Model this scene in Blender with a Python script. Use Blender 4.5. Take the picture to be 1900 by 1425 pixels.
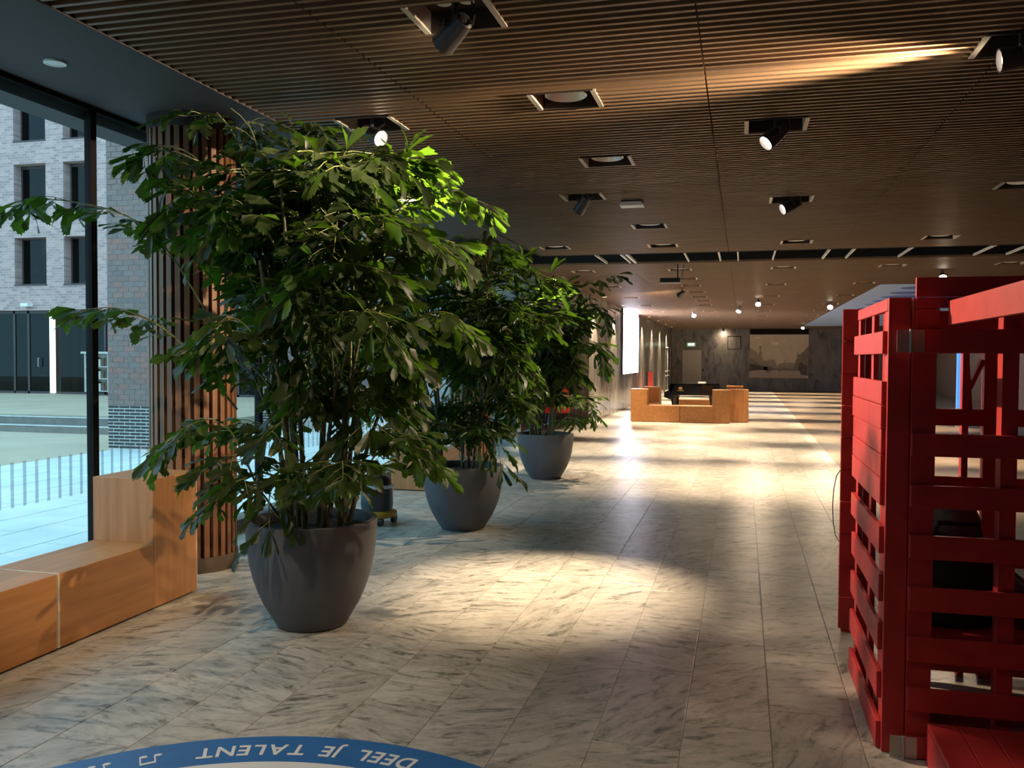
import bpy, bmesh, math, random
import numpy as np
from mathutils import Vector, Matrix, Quaternion

for o in list(bpy.data.objects):
    bpy.data.objects.remove(o)
SC = bpy.context.scene
COL = SC.collection
PI = math.pi
R = math.radians
rng = random.Random(11)

# ------------------------------------------------------------------ camera
FPX, W, H, EYE = 1643.0, 1900, 1425, 1.65
YAW, PITCH, ROLL = math.atan(428 / FPX), math.atan(49.5 / FPX), 0.005
fw = Vector((-math.sin(YAW) * math.cos(PITCH), math.cos(YAW) * math.cos(PITCH), -math.sin(PITCH)))
r0 = Vector((math.cos(YAW), math.sin(YAW), 0))
u0 = r0.cross(fw)
rt = r0 * math.cos(ROLL) + u0 * math.sin(ROLL)
up = u0 * math.cos(ROLL) - r0 * math.sin(ROLL)
cam = bpy.data.cameras.new('camera')
cam.sensor_width = 36.0
cam.lens = FPX / W * 36.0
cam.clip_end = 300
camo = bpy.data.objects.new('camera', cam)
m = Matrix((rt, up, -fw)).transposed().to_4x4()
m.translation = Vector((0, 0, EYE))
camo.matrix_world = m
COL.objects.link(camo)
SC.camera = camo
EYEV = Vector((0, 0, EYE))


def ray(u, v):
    return fw + rt * ((u - W / 2) / FPX) - up * ((v - H / 2) / FPX)


def on_z(u, v, z=0.0):
    d = ray(u, v)
    return EYEV + d * ((z - EYE) / d.z)


def on_y(u, v, y):
    d = ray(u, v)
    return EYEV + d * (y / d.y)


def on_x(u, v, x):
    d = ray(u, v)
    return EYEV + d * (x / d.x)


# ------------------------------------------------------------------ world, exposure
world = bpy.data.worlds.new('overcast')
SC.world = world
world.use_nodes = True
wn = world.node_tree.nodes
wbg = wn['Background']
wbg.inputs['Color'].default_value = (0.40, 0.77, 1.0, 1)
wbg.inputs['Strength'].default_value = 2.6
SC.view_settings.view_transform = 'Standard'
SC.view_settings.look = 'None'
SC.view_settings.gamma = 1.0
SC.view_settings.use_curve_mapping = False
SC.view_settings.exposure = 0.0
WARM = (1.0, 0.62, 0.30)
WARM2 = (1.0, 0.76, 0.50)
SPOT_W, DOWN_W, WASH_W, FARSPOT_W = 420.0, 950.0, 700.0, 200.0
SCREEN_E = 18.0


def spot_lamp(name, loc, target, energy, angle, blend=0.5, color=WARM, radius=0.03, parent=None):
    l = bpy.data.lights.new(name, 'SPOT')
    l.energy = energy
    l.color = color
    l.spot_size = R(angle)
    l.spot_blend = blend
    l.shadow_soft_size = radius
    o = bpy.data.objects.new(name, l)
    COL.objects.link(o)
    d = Vector(target) - Vector(loc)
    o.matrix_world = Matrix.Translation(loc) @ d.to_track_quat('-Z', 'Y').to_matrix().to_4x4()
    return o


# ------------------------------------------------------------------ materials
MATS = {}


def new_mat(name):
    mt = bpy.data.materials.new(name)
    mt.use_nodes = True
    nt = mt.node_tree
    b = nt.nodes['Principled BSDF']
    MATS[name] = mt
    return mt, nt, b


def ramp(nt, fac, stops):
    n = nt.nodes.new('ShaderNodeValToRGB')
    cr = n.color_ramp
    while len(cr.elements) < len(stops):
        cr.elements.new(0.5)
    for e, (p, c) in zip(cr.elements, stops):
        e.position = p
        e.color = (c[0], c[1], c[2], 1)
    nt.links.new(fac, n.inputs[0])
    return n.outputs[0]


def noise(nt, vec, scale, detail=4, rough=0.55, dist=0.0):
    n = nt.nodes.new('ShaderNodeTexNoise')
    n.inputs['Scale'].default_value = scale
    n.inputs['Detail'].default_value = detail
    n.inputs['Roughness'].default_value = rough
    n.inputs['Distortion'].default_value = dist
    if vec is not None:
        nt.links.new(vec, n.inputs['Vector'])
    return n.outputs['Fac']


def mapping(nt, vec, scale=(1, 1, 1), rot=(0, 0, 0)):
    n = nt.nodes.new('ShaderNodeMapping')
    n.inputs['Scale'].default_value = scale
    n.inputs['Rotation'].default_value = rot
    nt.links.new(vec, n.inputs['Vector'])
    return n.outputs[0]


def position(nt):
    return nt.nodes.new('ShaderNodeNewGeometry').outputs['Position']


def bump(nt, b, h, strength=0.2, dist=0.01):
    n = nt.nodes.new('ShaderNodeBump')
    n.inputs['Strength'].default_value = strength
    n.inputs['Distance'].default_value = dist
    nt.links.new(h, n.inputs['Height'])
    nt.links.new(n.outputs[0], b.inputs['Normal'])


def plain(name, c, rough=0.5, metal=0.0, var=0.12, scale=6.0, spec=0.5):
    mt, nt, b = new_mat(name)
    f = noise(nt, position(nt), scale, 3)
    lo = tuple(x * (1 - var) for x in c)
    hi = tuple(min(1, x * (1 + var)) for x in c)
    nt.links.new(ramp(nt, f, [(0.3, lo), (0.7, hi)]), b.inputs['Base Color'])
    b.inputs['Roughness'].default_value = rough
    b.inputs['Metallic'].default_value = metal
    b.inputs['Specular IOR Level'].default_value = spec
    return mt


def glow(name, c, e):
    mt, nt, b = new_mat(name)
    b.inputs['Base Color'].default_value = (0.8, 0.8, 0.8, 1)
    b.inputs['Emission Color'].default_value = (*c, 1)
    b.inputs['Emission Strength'].default_value = e
    return mt


def wood(name, c1, c2, stretch, rough=0.45, scale=3.0):
    mt, nt, b = new_mat(name)
    v = mapping(nt, position(nt), stretch)
    f = noise(nt, v, scale, 6, 0.6, 0.4)
    nt.links.new(ramp(nt, f, [(0.3, c1), (0.7, c2)]), b.inputs['Base Color'])
    b.inputs['Roughness'].default_value = rough
    bump(nt, b, f, 0.08)
    return mt


def marble(name, light, mid, dark, tiled=True, stretch=(1.0, 4.2, 1.0), scale=2.3, rough=0.4, vert=False):
    mt, nt, b = new_mat(name)
    N, L = nt.nodes, nt.links
    pos = position(nt)
    if tiled:
        oi = N.new('ShaderNodeObjectInfo')
        at = N.new('ShaderNodeAttribute')
        at.attribute_name = 'seed'
        add = N.new('ShaderNodeVectorMath'); add.operation = 'ADD'
        L.new(oi.outputs['Location'], add.inputs[0]); L.new(at.outputs['Vector'], add.inputs[1])
        wn_ = N.new('ShaderNodeTexWhiteNoise'); wn_.noise_dimensions = '3D'
        L.new(add.outputs[0], wn_.inputs['Vector'])
        off = N.new('ShaderNodeVectorMath'); off.operation = 'SCALE'; off.inputs['Scale'].default_value = 37.0
        L.new(wn_.outputs['Color'], off.inputs[0])
        ang = N.new('ShaderNodeMapRange')
        ang.inputs['From Min'].default_value = 0.0; ang.inputs['From Max'].default_value = 1.0
        ang.inputs['To Min'].default_value = -1.25; ang.inputs['To Max'].default_value = 0.40
        L.new(wn_.outputs['Value'], ang.inputs['Value'])
        rot = N.new('ShaderNodeVectorRotate'); rot.rotation_type = 'Z_AXIS'
        L.new(pos, rot.inputs['Vector']); L.new(ang.outputs[0], rot.inputs['Angle'])
        ad2 = N.new('ShaderNodeVectorMath'); ad2.operation = 'ADD'
        L.new(rot.outputs[0], ad2.inputs[0]); L.new(off.outputs[0], ad2.inputs[1])
        vec = ad2.outputs[0]
    else:
        vec = pos
    f = noise(nt, mapping(nt, vec, stretch), scale, 9, 0.68, 0.7)
    f2 = noise(nt, vec, 26.0, 4, 0.6)
    mx = N.new('ShaderNodeMath'); mx.operation = 'MULTIPLY_ADD'
    L.new(f2, mx.inputs[0]); mx.inputs[1].default_value = 0.20; L.new(f, mx.inputs[2])
    colr = ramp(nt, mx.outputs[0], [(0.45, dark), (0.545, mid), (0.655, light), (0.80, tuple(min(1, x * 1.08) for x in light))])
    if tiled:
        tone = N.new('ShaderNodeMapRange')
        tone.inputs['To Min'].default_value = 0.90; tone.inputs['To Max'].default_value = 1.03
        L.new(wn_.outputs['Value'], tone.inputs['Value'])
        big = noise(nt, vec, 1.7, 5, 0.6, 1.2)
        bt = N.new('ShaderNodeMapRange'); bt.inputs['From Min'].default_value = 0.32; bt.inputs['From Max'].default_value = 0.62
        bt.inputs['To Min'].default_value = 0.72; bt.inputs['To Max'].default_value = 1.0
        L.new(big, bt.inputs['Value'])
        pr = N.new('ShaderNodeMath'); pr.operation = 'MULTIPLY'
        L.new(tone.outputs[0], pr.inputs[0]); L.new(bt.outputs[0], pr.inputs[1])
        vm = N.new('ShaderNodeVectorMath'); vm.operation = 'SCALE'
        L.new(colr, vm.inputs[0]); L.new(pr.outputs[0], vm.inputs['Scale'])
        colr = vm.outputs[0]
    L.new(colr, b.inputs['Base Color'])
    b.inputs['Roughness'].default_value = rough
    bump(nt, b, f, 0.06)
    return mt


def brick_mat(name, c1, c2, mortar, bw, bh, rot=(R(90), 0, 0)):
    mt, nt, b = new_mat(name)
    v = mapping(nt, position(nt), (1, 1, 1), rot)
    n = nt.nodes.new('ShaderNodeTexBrick')
    n.inputs['Color1'].default_value = (*c1, 1)
    n.inputs['Color2'].default_value = (*c2, 1)
    n.inputs['Mortar'].default_value = (*mortar, 1)
    n.inputs['Scale'].default_value = 1.0
    n.inputs['Brick Width'].default_value = bw
    n.inputs['Row Height'].default_value = bh
    n.inputs['Mortar Size'].default_value = 0.006
    nt.links.new(v, n.inputs['Vector'])
    nt.links.new(n.outputs['Color'], b.inputs['Base Color'])
    b.inputs['Roughness'].default_value = 0.85
    return mt


def seeded(name, cols, rough=0.8, scale=30.0):
    """one flat colour per object drawn from a short list, with grain"""
    mt, nt, b = new_mat(name)
    N, L = nt.nodes, nt.links
    oi = N.new('ShaderNodeObjectInfo')
    wn_ = N.new('ShaderNodeTexWhiteNoise'); wn_.noise_dimensions = '3D'
    L.new(oi.outputs['Location'], wn_.inputs['Vector'])
    c = ramp(nt, wn_.outputs['Value'], [(i / max(1, len(cols) - 1), k) for i, k in enumerate(cols)])
    f = noise(nt, position(nt), scale, 4)
    mul = N.new('ShaderNodeMix'); mul.data_type = 'RGBA'; mul.blend_type = 'MULTIPLY'
    mul.inputs['Factor'].default_value = 0.6
    L.new(c, mul.inputs['A'])
    L.new(ramp(nt, f, [(0.25, (0.55, 0.55, 0.55)), (0.7, (1, 1, 1))]), mul.inputs['B'])
    L.new(mul.outputs['Result'], b.inputs['Base Color'])
    b.inputs['Roughness'].default_value = rough
    return mt


def leaf_mat(name, c1, c2, tr, trw=0.3):
    mt, nt, b = new_mat(name)
    N, L = nt.nodes, nt.links
    f = noise(nt, position(nt), 7.0, 3)
    L.new(ramp(nt, f, [(0.3, c1), (0.7, c2)]), b.inputs['Base Color'])
    b.inputs['Roughness'].default_value = 0.42
    b.inputs['Specular IOR Level'].default_value = 0.35
    t = N.new('ShaderNodeBsdfTranslucent')
    t.inputs['Color'].default_value = (*tr, 1)
    mx = N.new('ShaderNodeMixShader')
    mx.inputs[0].default_value = trw
    L.new(b.outputs[0], mx.inputs[1]); L.new(t.outputs[0], mx.inputs[2])
    L.new(mx.outputs[0], N['Material Output'].inputs['Surface'])
    return mt


def glass_mat(name, tint, refl=1.0):
    mt, nt, b = new_mat(name)
    N, L = nt.nodes, nt.links
    N.remove(b)
    tr = N.new('ShaderNodeBsdfTransparent'); tr.inputs[0].default_value = (*tint, 1)
    gl = N.new('ShaderNodeBsdfGlossy'); gl.inputs['Roughness'].default_value = 0.02
    fr = N.new('ShaderNodeFresnel'); fr.inputs[0].default_value = 1.4
    k = N.new('ShaderNodeMath'); k.operation = 'MULTIPLY'; k.inputs[1].default_value = refl
    L.new(fr.outputs[0], k.inputs[0])
    mx = N.new('ShaderNodeMixShader')
    L.new(k.outputs[0], mx.inputs[0]); L.new(tr.outputs[0], mx.inputs[1]); L.new(gl.outputs[0], mx.inputs[2])
    L.new(mx.outputs[0], N['Material Output'].inputs['Surface'])
    return mt


M = dict(
    tile=marble('floor_marble', (0.60, 0.565, 0.505), (0.46, 0.435, 0.385), (0.17, 0.17, 0.14), stretch=(1.0, 3.2, 1.0), scale=5.6, rough=0.36),
    joint=plain('floor_joint', (0.44, 0.41, 0.355), 0.8),
    brown_floor=marble('brown_stone_floor', (0.27, 0.205, 0.145), (0.245, 0.185, 0.13), (0.19, 0.14, 0.10), False, (1, 1, 1), 1.2, 0.4),
    wall_marble=marble('wall_marble', (0.30, 0.285, 0.26), (0.21, 0.20, 0.185), (0.10, 0.095, 0.085), False, (1.2, 1.2, 0.45), 2.6, 0.22),
    dark_marble=marble('dark_marble', (0.21, 0.195, 0.17), (0.145, 0.135, 0.12), (0.065, 0.06, 0.055), False, (1.4, 1.4, 0.5), 2.4, 0.35),
    concrete=marble('grey_stone_panel', (0.30, 0.31, 0.31), (0.25, 0.26, 0.26), (0.13, 0.13, 0.13), False, (2.0, 2.0, 0.35), 2.2, 0.6),
    slat=wood('ceiling_slat_wood', (0.16, 0.095, 0.052), (0.25, 0.155, 0.088), (0.7, 14, 14), 0.5, 3.0),
    void=plain('black_void', (0.008, 0.008, 0.009), 0.9),
    soffit=plain('grey_soffit', (0.044, 0.033, 0.033), 0.75, var=0.04),
    frame=plain('black_frame', (0.014, 0.012, 0.012), 0.8, spec=0.1),
    sill=plain('brown_sill', (0.16, 0.13, 0.11), 0.5),
    glass=glass_mat('facade_glass', (0.93, 0.97, 0.96)),
    farglass=glass_mat('dark_glass', (0.08, 0.14, 0.16), 0.8),
    film=glass_mat('glass_film', (0.80, 0.81, 0.84), 0.2),
    benchx=wood('bench_wood_x', (0.35, 0.148, 0.048), (0.49, 0.228, 0.082), (0.6, 8, 9), 0.38, 2.2),
    benchy=wood('bench_wood_y', (0.35, 0.148, 0.048), (0.49, 0.228, 0.082), (8, 0.6, 9), 0.38, 2.2),
    benchz=wood('bench_wood_z', (0.35, 0.148, 0.048), (0.49, 0.228, 0.082), (8, 8, 0.5), 0.38, 2.2),
    edging=plain('pale_edging', (0.62, 0.50, 0.36), 0.45),
    colslat=wood('column_slat_wood', (0.135, 0.058, 0.026), (0.24, 0.105, 0.047), (10, 10, 0.5), 0.5, 3.0),
    colcore=plain('column_core', (0.035, 0.022, 0.016), 0.7),
    colring=plain('column_ring', (0.10, 0.07, 0.045), 0.5),
    pot=plain('grey_pot', (0.098, 0.102, 0.118), 0.62, var=0.14, scale=4.0),
    soil=plain('soil', (0.018, 0.013, 0.010), 0.95, var=0.5, scale=60),
    stem=plain('palm_stem', (0.075, 0.075, 0.03), 0.6, var=0.4, scale=20),
    rachis=plain('palm_rachis', (0.14, 0.16, 0.05), 0.5, var=0.3, scale=20),
    leaf1=leaf_mat('palm_leaf', (0.010, 0.017, 0.007), (0.032, 0.042, 0.016), (0.11, 0.25, 0.014)),
    red=wood('red_paint', (0.40, 0.020, 0.023), (0.54, 0.033, 0.033), (1, 1, 1), 0.5, 7.0),
    steel=plain('zinc_steel', (0.42, 0.40, 0.38), 0.45, 0.7),
    black=plain('black_plastic', (0.012, 0.012, 0.013), 0.4),
    piano=plain('black_lacquer', (0.006, 0.006, 0.008), 0.08),
    gold=plain('gold_leaf', (0.45, 0.32, 0.12), 0.4, 0.8),
    white=plain('white_paint', (0.78, 0.77, 0.74), 0.5),
    ivory=plain('ivory', (0.80, 0.78, 0.70), 0.4),
    lightstrip=plain('pale_strip', (0.52, 0.45, 0.37), 0.5),
    reflector=plain('reflector', (0.85, 0.83, 0.80), 0.45, 0.45),
    lamphead=plain('lamp_head', (0.055, 0.05, 0.055), 0.45, 0.3),
    lens=glow('lamp_lens', (1.0, 0.85, 0.62), 30.0),
    lenslow=glow('lamp_lens_dim', (1.0, 0.80, 0.55), 3.0),
    blue=plain('blue_print', (0.035, 0.16, 0.44), 0.4, var=0.06),
    printwhite=plain('white_print', (0.80, 0.80, 0.80), 0.4, var=0.02),
    tan=plain('tan_wall', (0.30, 0.22, 0.16), 0.7),
    bluepost=glow('blue_backlit', (0.12, 0.42, 1.0), 0.9),
    muralbase=glow('ceiling_mural_pale', (0.30, 0.42, 0.58), 0.13),  # slight glow added to panel and ovals; ambient light alone leaves them dark
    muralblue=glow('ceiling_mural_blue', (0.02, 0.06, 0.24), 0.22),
    screen=glow('bright_screen', (0.86, 0.84, 1.0), SCREEN_E),
    screenred=glow('screen_red', (0.9, 0.05, 0.03), 0.8),
    screenyel=glow('screen_yellow', (1.0, 0.6, 0.1), 1.4),
    exitgreen=glow('exit_green', (0.05, 0.35, 0.15), 0.5),
    exitwhite=glow('exit_white', (0.85, 1.0, 0.88), 3.0),
    door=plain('grey_door', (0.50, 0.46, 0.42), 0.5, var=0.04),
    terrace=plain('terrace_paver', (0.62, 0.64, 0.62), 0.75, var=0.10, scale=1.4),
    terjoint=plain('terrace_joint', (0.24, 0.25, 0.25), 0.9),
    plaza=plain('plaza_tan', (0.46, 0.36, 0.26), 0.8, var=0.12, scale=0.5),
    step=plain('grey_step', (0.22, 0.19, 0.17), 0.8),
    nosing=plain('pale_nosing', (0.6, 0.58, 0.54), 0.7),
    facade_brick=brick_mat('facade_brick', (0.54, 0.345, 0.32), (0.34, 0.22, 0.215), (0.56, 0.42, 0.39), 0.24, 0.09),
    reveal_brick=brick_mat('reveal_brick', (0.54, 0.345, 0.32), (0.34, 0.22, 0.215), (0.56, 0.42, 0.39), 0.24, 0.09, (0, R(90), R(90))),
    pier_brick=seeded('pier_brick', [(0.20, 0.145, 0.135), (0.26, 0.17, 0.15), (0.22, 0.17, 0.16), (0.33, 0.16, 0.13), (0.18, 0.145, 0.14)]),
    black_brick=seeded('black_brick', [(0.018, 0.02, 0.024), (0.035, 0.03, 0.032), (0.014, 0.014, 0.016)], 0.5),
    mortar=plain('mortar', (0.25, 0.195, 0.18), 0.9),
    palemortar=plain('pale_mortar', (0.62, 0.58, 0.55), 0.9),
    winframe=plain('window_frame', (0.05, 0.035, 0.035), 0.5),
    tube=glow('white_light_tube', (0.85, 0.97, 1.0), 1.6),
    sepia=[plain('sepia_%s' % n, c, 0.85, var=0.08, scale=3) for n, c in
           (('sky', (0.72, 0.60, 0.45)), ('far', (0.40, 0.335, 0.25)), ('mid', (0.27, 0.225, 0.17)),
            ('near', (0.14, 0.115, 0.09)), ('ground', (0.55, 0.46, 0.36)), ('pale', (0.90, 0.74, 0.56)))],
    yellow=plain('yellow_plastic', (0.62, 0.30, 0.03), 0.45),
    drum=plain('dark_drum', (0.03, 0.045, 0.06), 0.35),
    rimblue=plain('pale_rim', (0.55, 0.66, 0.75), 0.3),
    chairred=plain('red_fabric', (0.60, 0.05, 0.03), 0.6),
    bag=plain('black_fabric', (0.014, 0.013, 0.013), 0.7),
    bagbrown=plain('brown_fabric', (0.10, 0.07, 0.045), 0.7, var=0.4),
)
cello, nt_, b_ = new_mat('cellophane')
b_.inputs['Base Color'].default_value = (0.7, 0.66, 0.62, 1)
b_.inputs['Roughness'].default_value = 0.12
b_.inputs['Metallic'].default_value = 0.6
nt_.links.new(noise(nt_, position(nt_), 40, 3), b_.inputs['Coat Weight'])
M['cello'] = cello
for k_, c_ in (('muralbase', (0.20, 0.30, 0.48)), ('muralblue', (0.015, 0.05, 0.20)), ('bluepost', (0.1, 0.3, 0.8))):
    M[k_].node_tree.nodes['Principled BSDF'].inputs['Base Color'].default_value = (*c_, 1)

# ------------------------------------------------------------------ mesh helpers


class MB:
    def __init__(self):
        self.v, self.f = [], []

    def add(self, vs, fs):
        n = len(self.v)
        self.v += [tuple(p) for p in vs]
        self.f += [tuple(n + i for i in q) for q in fs]
        return self

    def box(self, x0, x1, y0, y1, z0, z1, mat=None):
        vs = [Vector((x, y, z)) for z in (z0, z1) for y in (y0, y1) for x in (x0, x1)]
        if mat is not None:
            vs = [mat @ p for p in vs]
        return self.add(vs, [(0, 2, 3, 1), (4, 5, 7, 6), (0, 1, 5, 4), (2, 6, 7, 3), (0, 4, 6, 2), (1, 3, 7, 5)])

    def bar(self, a, b, w, h, ref=Vector((0, 0, 1))):
        a, b = Vector(a), Vector(b)
        d = (b - a)
        L = d.length
        d.normalize()
        s = d.cross(ref)
        if s.length < 1e-4:
            s = d.cross(Vector((1, 0, 0)))
        s.normalize()
        t = s.cross(d)
        mt = Matrix((s, d, t)).transposed().to_4x4()
        mt.translation = a
        return self.box(-w / 2, w / 2, 0, L, -h / 2, h / 2, mt)

    def tube(self, pts, rad, n=8, cap=True):
        pts = [Vector(p) for p in pts]
        k = len(pts)
        if not hasattr(rad, '__len__'):
            rad = [rad] * k
        rings = []
        ref = None
        for i, p in enumerate(pts):
            d = (pts[min(i + 1, k - 1)] - pts[max(i - 1, 0)])
            if d.length < 1e-9:
                d = Vector((0, 0, 1))
            d.normalize()
            if ref is None:
                ref = Vector((0, 0, 1)) if abs(d.z) < 0.9 else Vector((1, 0, 0))
            s = d.cross(ref).normalized()
            t = s.cross(d)
            ref = t
            rings.append([p + (s * math.cos(2 * PI * j / n) + t * math.sin(2 * PI * j / n)) * rad[i] for j in range(n)])
        vs = [q for r_ in rings for q in r_]
        fs = [(i * n + j, i * n + (j + 1) % n, (i + 1) * n + (j + 1) % n, (i + 1) * n + j)
              for i in range(k - 1) for j in range(n)]
        if cap:
            fs += [tuple(range(n))[::-1], tuple((k - 1) * n + j for j in range(n))]
        return self.add(vs, fs)

    def lathe(self, prof, n=40, mat=None, cap0=False, cap1=False):
        vs = [Vector((r_ * math.cos(2 * PI * j / n), r_ * math.sin(2 * PI * j / n), z)) for r_, z in prof for j in range(n)]
        if mat is not None:
            vs = [mat @ p for p in vs]
        k = len(prof)
        fs = [(i * n + j, i * n + (j + 1) % n, (i + 1) * n + (j + 1) % n, (i + 1) * n + j)
              for i in range(k - 1) for j in range(n)]
        if cap0:
            fs.append(tuple(range(n))[::-1])
        if cap1:
            fs.append(tuple((k - 1) * n + j for j in range(n)))
        return self.add(vs, fs)

    def prism(self, poly, h, mat=None):
        """2-D polygon in local x,y extruded 0..h along local z"""
        n = len(poly)
        vs = [Vector((x, y, z)) for z in (0, h) for x, y in poly]
        if mat is not None:
            vs = [mat @ p for p in vs]
        fs = [tuple(range(n))[::-1], tuple(n + i for i in range(n))]
        fs += [(i, (i + 1) % n, n + (i + 1) % n, n + i) for i in range(n)]
        return self.add(vs, fs)

    def mesh(self, name, mat, smooth=False):
        me = bpy.data.meshes.new(name)
        me.from_pydata(self.v, [], self.f)
        me.materials.append(mat)
        if smooth:
            me.polygons.foreach_set('use_smooth', [True] * len(me.polygons))
            try:
                me.set_sharp_from_angle(angle=R(40))
            except Exception:
                pass
        me.update()
        return me

    def build(self, name, mat, parent=None, loc=(0, 0, 0), smooth=False, bevel=0.0):
        o = link(name, self.mesh(name, mat, smooth), parent, loc)
        if bevel:
            b = o.modifiers.new('bevel', 'BEVEL')
            b.width = bevel
            b.segments = 2
            b.limit_method = 'ANGLE'
        return o


def link(name, data, parent=None, loc=(0, 0, 0)):
    o = bpy.data.objects.new(name, data)
    COL.objects.link(o)
    if parent is not None:
        o.parent = parent
    o.location = loc
    return o


def tag(o, label=None, cat=None, group=None, kind=None):
    for k, v in (('label', label), ('category', cat), ('group', group), ('kind', kind)):
        if v:
            o[k] = v
    return o


def thing(name, label, cat, loc=(0, 0, 0), rotz=0.0, group=None):
    o = link(name, None, None, loc)
    o.rotation_euler = (0, 0, rotz)
    o.empty_display_size = 0.1
    return tag(o, label, cat, group)


def struct(name, mb, mat, **k):
    return tag(mb.build(name, mat, **k), kind='structure')


def BX(*a):
    return MB().box(*a)


# ------------------------------------------------------------------ key dimensions
ZC = 3.2                     # underside of the slatted ceiling
XL = -3.0                    # left edge of slatted ceiling (near part)
XW = -3.7                    # left marble wall, bench fronts
XG = -4.65                   # glass facade
YFAR = 47.8
XR = 9.0
XS = 1.45                    # border of pale and brown floor
ZS = 3.47                    # soffit
Y0 = -5.0

# ------------------------------------------------------------------ floor
floor = struct('floor', BX(XG, XS, Y0, YFAR, -0.12, -0.005), M['joint'])
TW = 0.375
xcols = []
x = 0.14
while x > XG + 0.02:
    xcols.append(x); x -= TW
x = 0.14 + TW
while x < XS - 0.05:
    xcols.append(x); x += TW
rt_ = random.Random(5)
G = 0.0018
tile_mesh = {}


def tile_me(w, l):
    k = (round(w, 3), round(l, 3))
    if k not in tile_mesh:
        c = 0.0022
        vs = [(sx * (w / 2), sy * (l / 2), -0.008) for sx, sy in ((-1, -1), (1, -1), (1, 1), (-1, 1))]
        vs += [(sx * (w / 2), sy * (l / 2), -c * 0.6) for sx, sy in ((-1, -1), (1, -1), (1, 1), (-1, 1))]
        vs += [(sx * (w / 2 - c), sy * (l / 2 - c), 0) for sx, sy in ((-1, -1), (1, -1), (1, 1), (-1, 1))]
        fs = [(8, 9, 10, 11)]
        for i in range(4):
            j = (i + 1) % 4
            fs += [(i, j, 4 + j, 4 + i), (4 + i, 4 + j, 8 + j, 8 + i)]
        tile_mesh[k] = MB().add(vs, fs).mesh('tile', M['tile'])
    return tile_mesh[k]


far_v, far_f, far_s = [], [], []
cands = []
for x in xcols:
    x0, x1 = max(x, XG), min(x + TW, XS)
    y = Y0 + rt_.random() * 0.7
    while y < YFAR:
        l = rt_.choice((0.6, 0.75, 0.9, 0.9, 1.2))
        cands.append((x0, x1, y, min(y + l, YFAR)))
        y += l
inview = []
for t in cands:
    cx, cy = (t[0] + t[1]) / 2, (t[2] + t[3]) / 2
    q = Vector((cx, cy, 0)) - EYEV
    w_ = q.dot(fw)
    ok = w_ > 0.5 and abs(q.dot(rt) / w_ * FPX) < 1020 and -q.dot(up) / w_ * FPX < 830
    inview.append((0 if ok else 1, q.length, t))
inview.sort(key=lambda a: (a[0], a[1]))
for i, (_, _, t) in enumerate(inview):
    cx, cy, w_, l = (t[0] + t[1]) / 2, (t[2] + t[3]) / 2, t[1] - t[0] - 2 * G, t[3] - t[2] - 2 * G
    if i < 300:
        link('tile', tile_me(w_, l), floor, (cx, cy, 0))
    else:
        n = len(far_v)
        far_v += [(cx - w_ / 2, cy - l / 2, 0), (cx + w_ / 2, cy - l / 2, 0), (cx + w_ / 2, cy + l / 2, 0), (cx - w_ / 2, cy + l / 2, 0)]
        far_f.append((n, n + 1, n + 2, n + 3))
        far_s += [(cx, cy, 1.0)] * 4
me = bpy.data.meshes.new('distant_tiles')
me.from_pydata(far_v, [], far_f)
me.materials.append(M['tile'])
at = me.attributes.new('seed', 'FLOAT_VECTOR', 'POINT')
at.data.foreach_set('vector', [c for p in far_s for c in p])
tag(link('distant_tiles', me, floor), kind='stuff')
struct('floor_brown', BX(XS + 0.003, XR, Y0, YFAR, -0.12, 0), M['brown_floor'])
struct('trim_1', BX(XS - 0.004, XS + 0.004, Y0, YFAR, -0.01, 0.001), M['lightstrip'])

# ------------------------------------------------------------------ walls
wl = struct('wall_left', BX(XW - 0.35, XW, 21.85, YFAR, 0, 3.6), M['wall_marble'])
# joints between the wall panels, built as separate panels proud of the wall
y = 21.87
while y < YFAR - 0.2:
    y1 = min(y + 1.74, YFAR)
    for z0, z1 in ((0.0, 0.72), (0.726, 3.25)):
        MB().box(XW, XW + 0.012, y, y1 - 0.006, z0, z1).build('panel', M['wall_marble'], wl)
    y += 1.74
struct('wall_left_header', BX(XW - 0.35, XW + 0.012, 15.8, 21.85, 2.25, 3.6), M['wall_marble'])
struct('wall_left_jamb', BX(-6.2, XW + 0.012, 21.7, 21.86, 0, 3.6), M['dark_marble'])
wc = struct('wall_panel_end', BX(-6.2, -3.99, 15.8, 15.98, 0, 3.6), M['concrete'])
struct('wall_lobby', BX(-6.35, -6.2, 15.8, 21.86, 0, 3.6), M['dark_marble'])
struct('wall_far', BX(XW - 0.4, XR, YFAR, YFAR + 0.3, 0, 3.6), M['dark_marble'])
struct('wall_right', BX(XR, XR + 0.2, Y0, YFAR, 0, 3.6), M['tan'])
struct('wall_back', BX(XG - 0.2, XR, Y0 - 0.2, Y0, 0, 3.6), M['tan'])

# ------------------------------------------------------------------ ceiling
Z_VOID = 3.62
ceil = struct('ceiling', BX(XL, XR, Y0, 13.32, Z_VOID, Z_VOID + 0.1), M['void'])
struct('ceiling_far', BX(XW, XR, 14.66, YFAR, Z_VOID, Z_VOID + 0.1), M['void'])
struct('ceiling_shaft', BX(XW, XR, 13.3, 14.68, 4.3, 4.4), M['void'])
struct('trim_2', BX(XL, XR, 13.30, 13.33, ZC, 4.3), M['void'])
struct('trim_3', BX(XW, XR, 14.65, 14.68, ZC + 0.03, 4.3), M['void'])
struct('trim_4', BX(XL - 0.02, XL, Y0, 13.33, ZC - 0.005, 3.62), M['soffit'])
sof = struct('ceiling_soffit', BX(XG - 0.15, XL, Y0, 15.8, ZS, 3.6), M['soffit'])
struct('ceiling_lobby', BX(-6.3, XW, 15.8, 21.86, 3.3, 3.4), M['soffit'])

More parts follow.
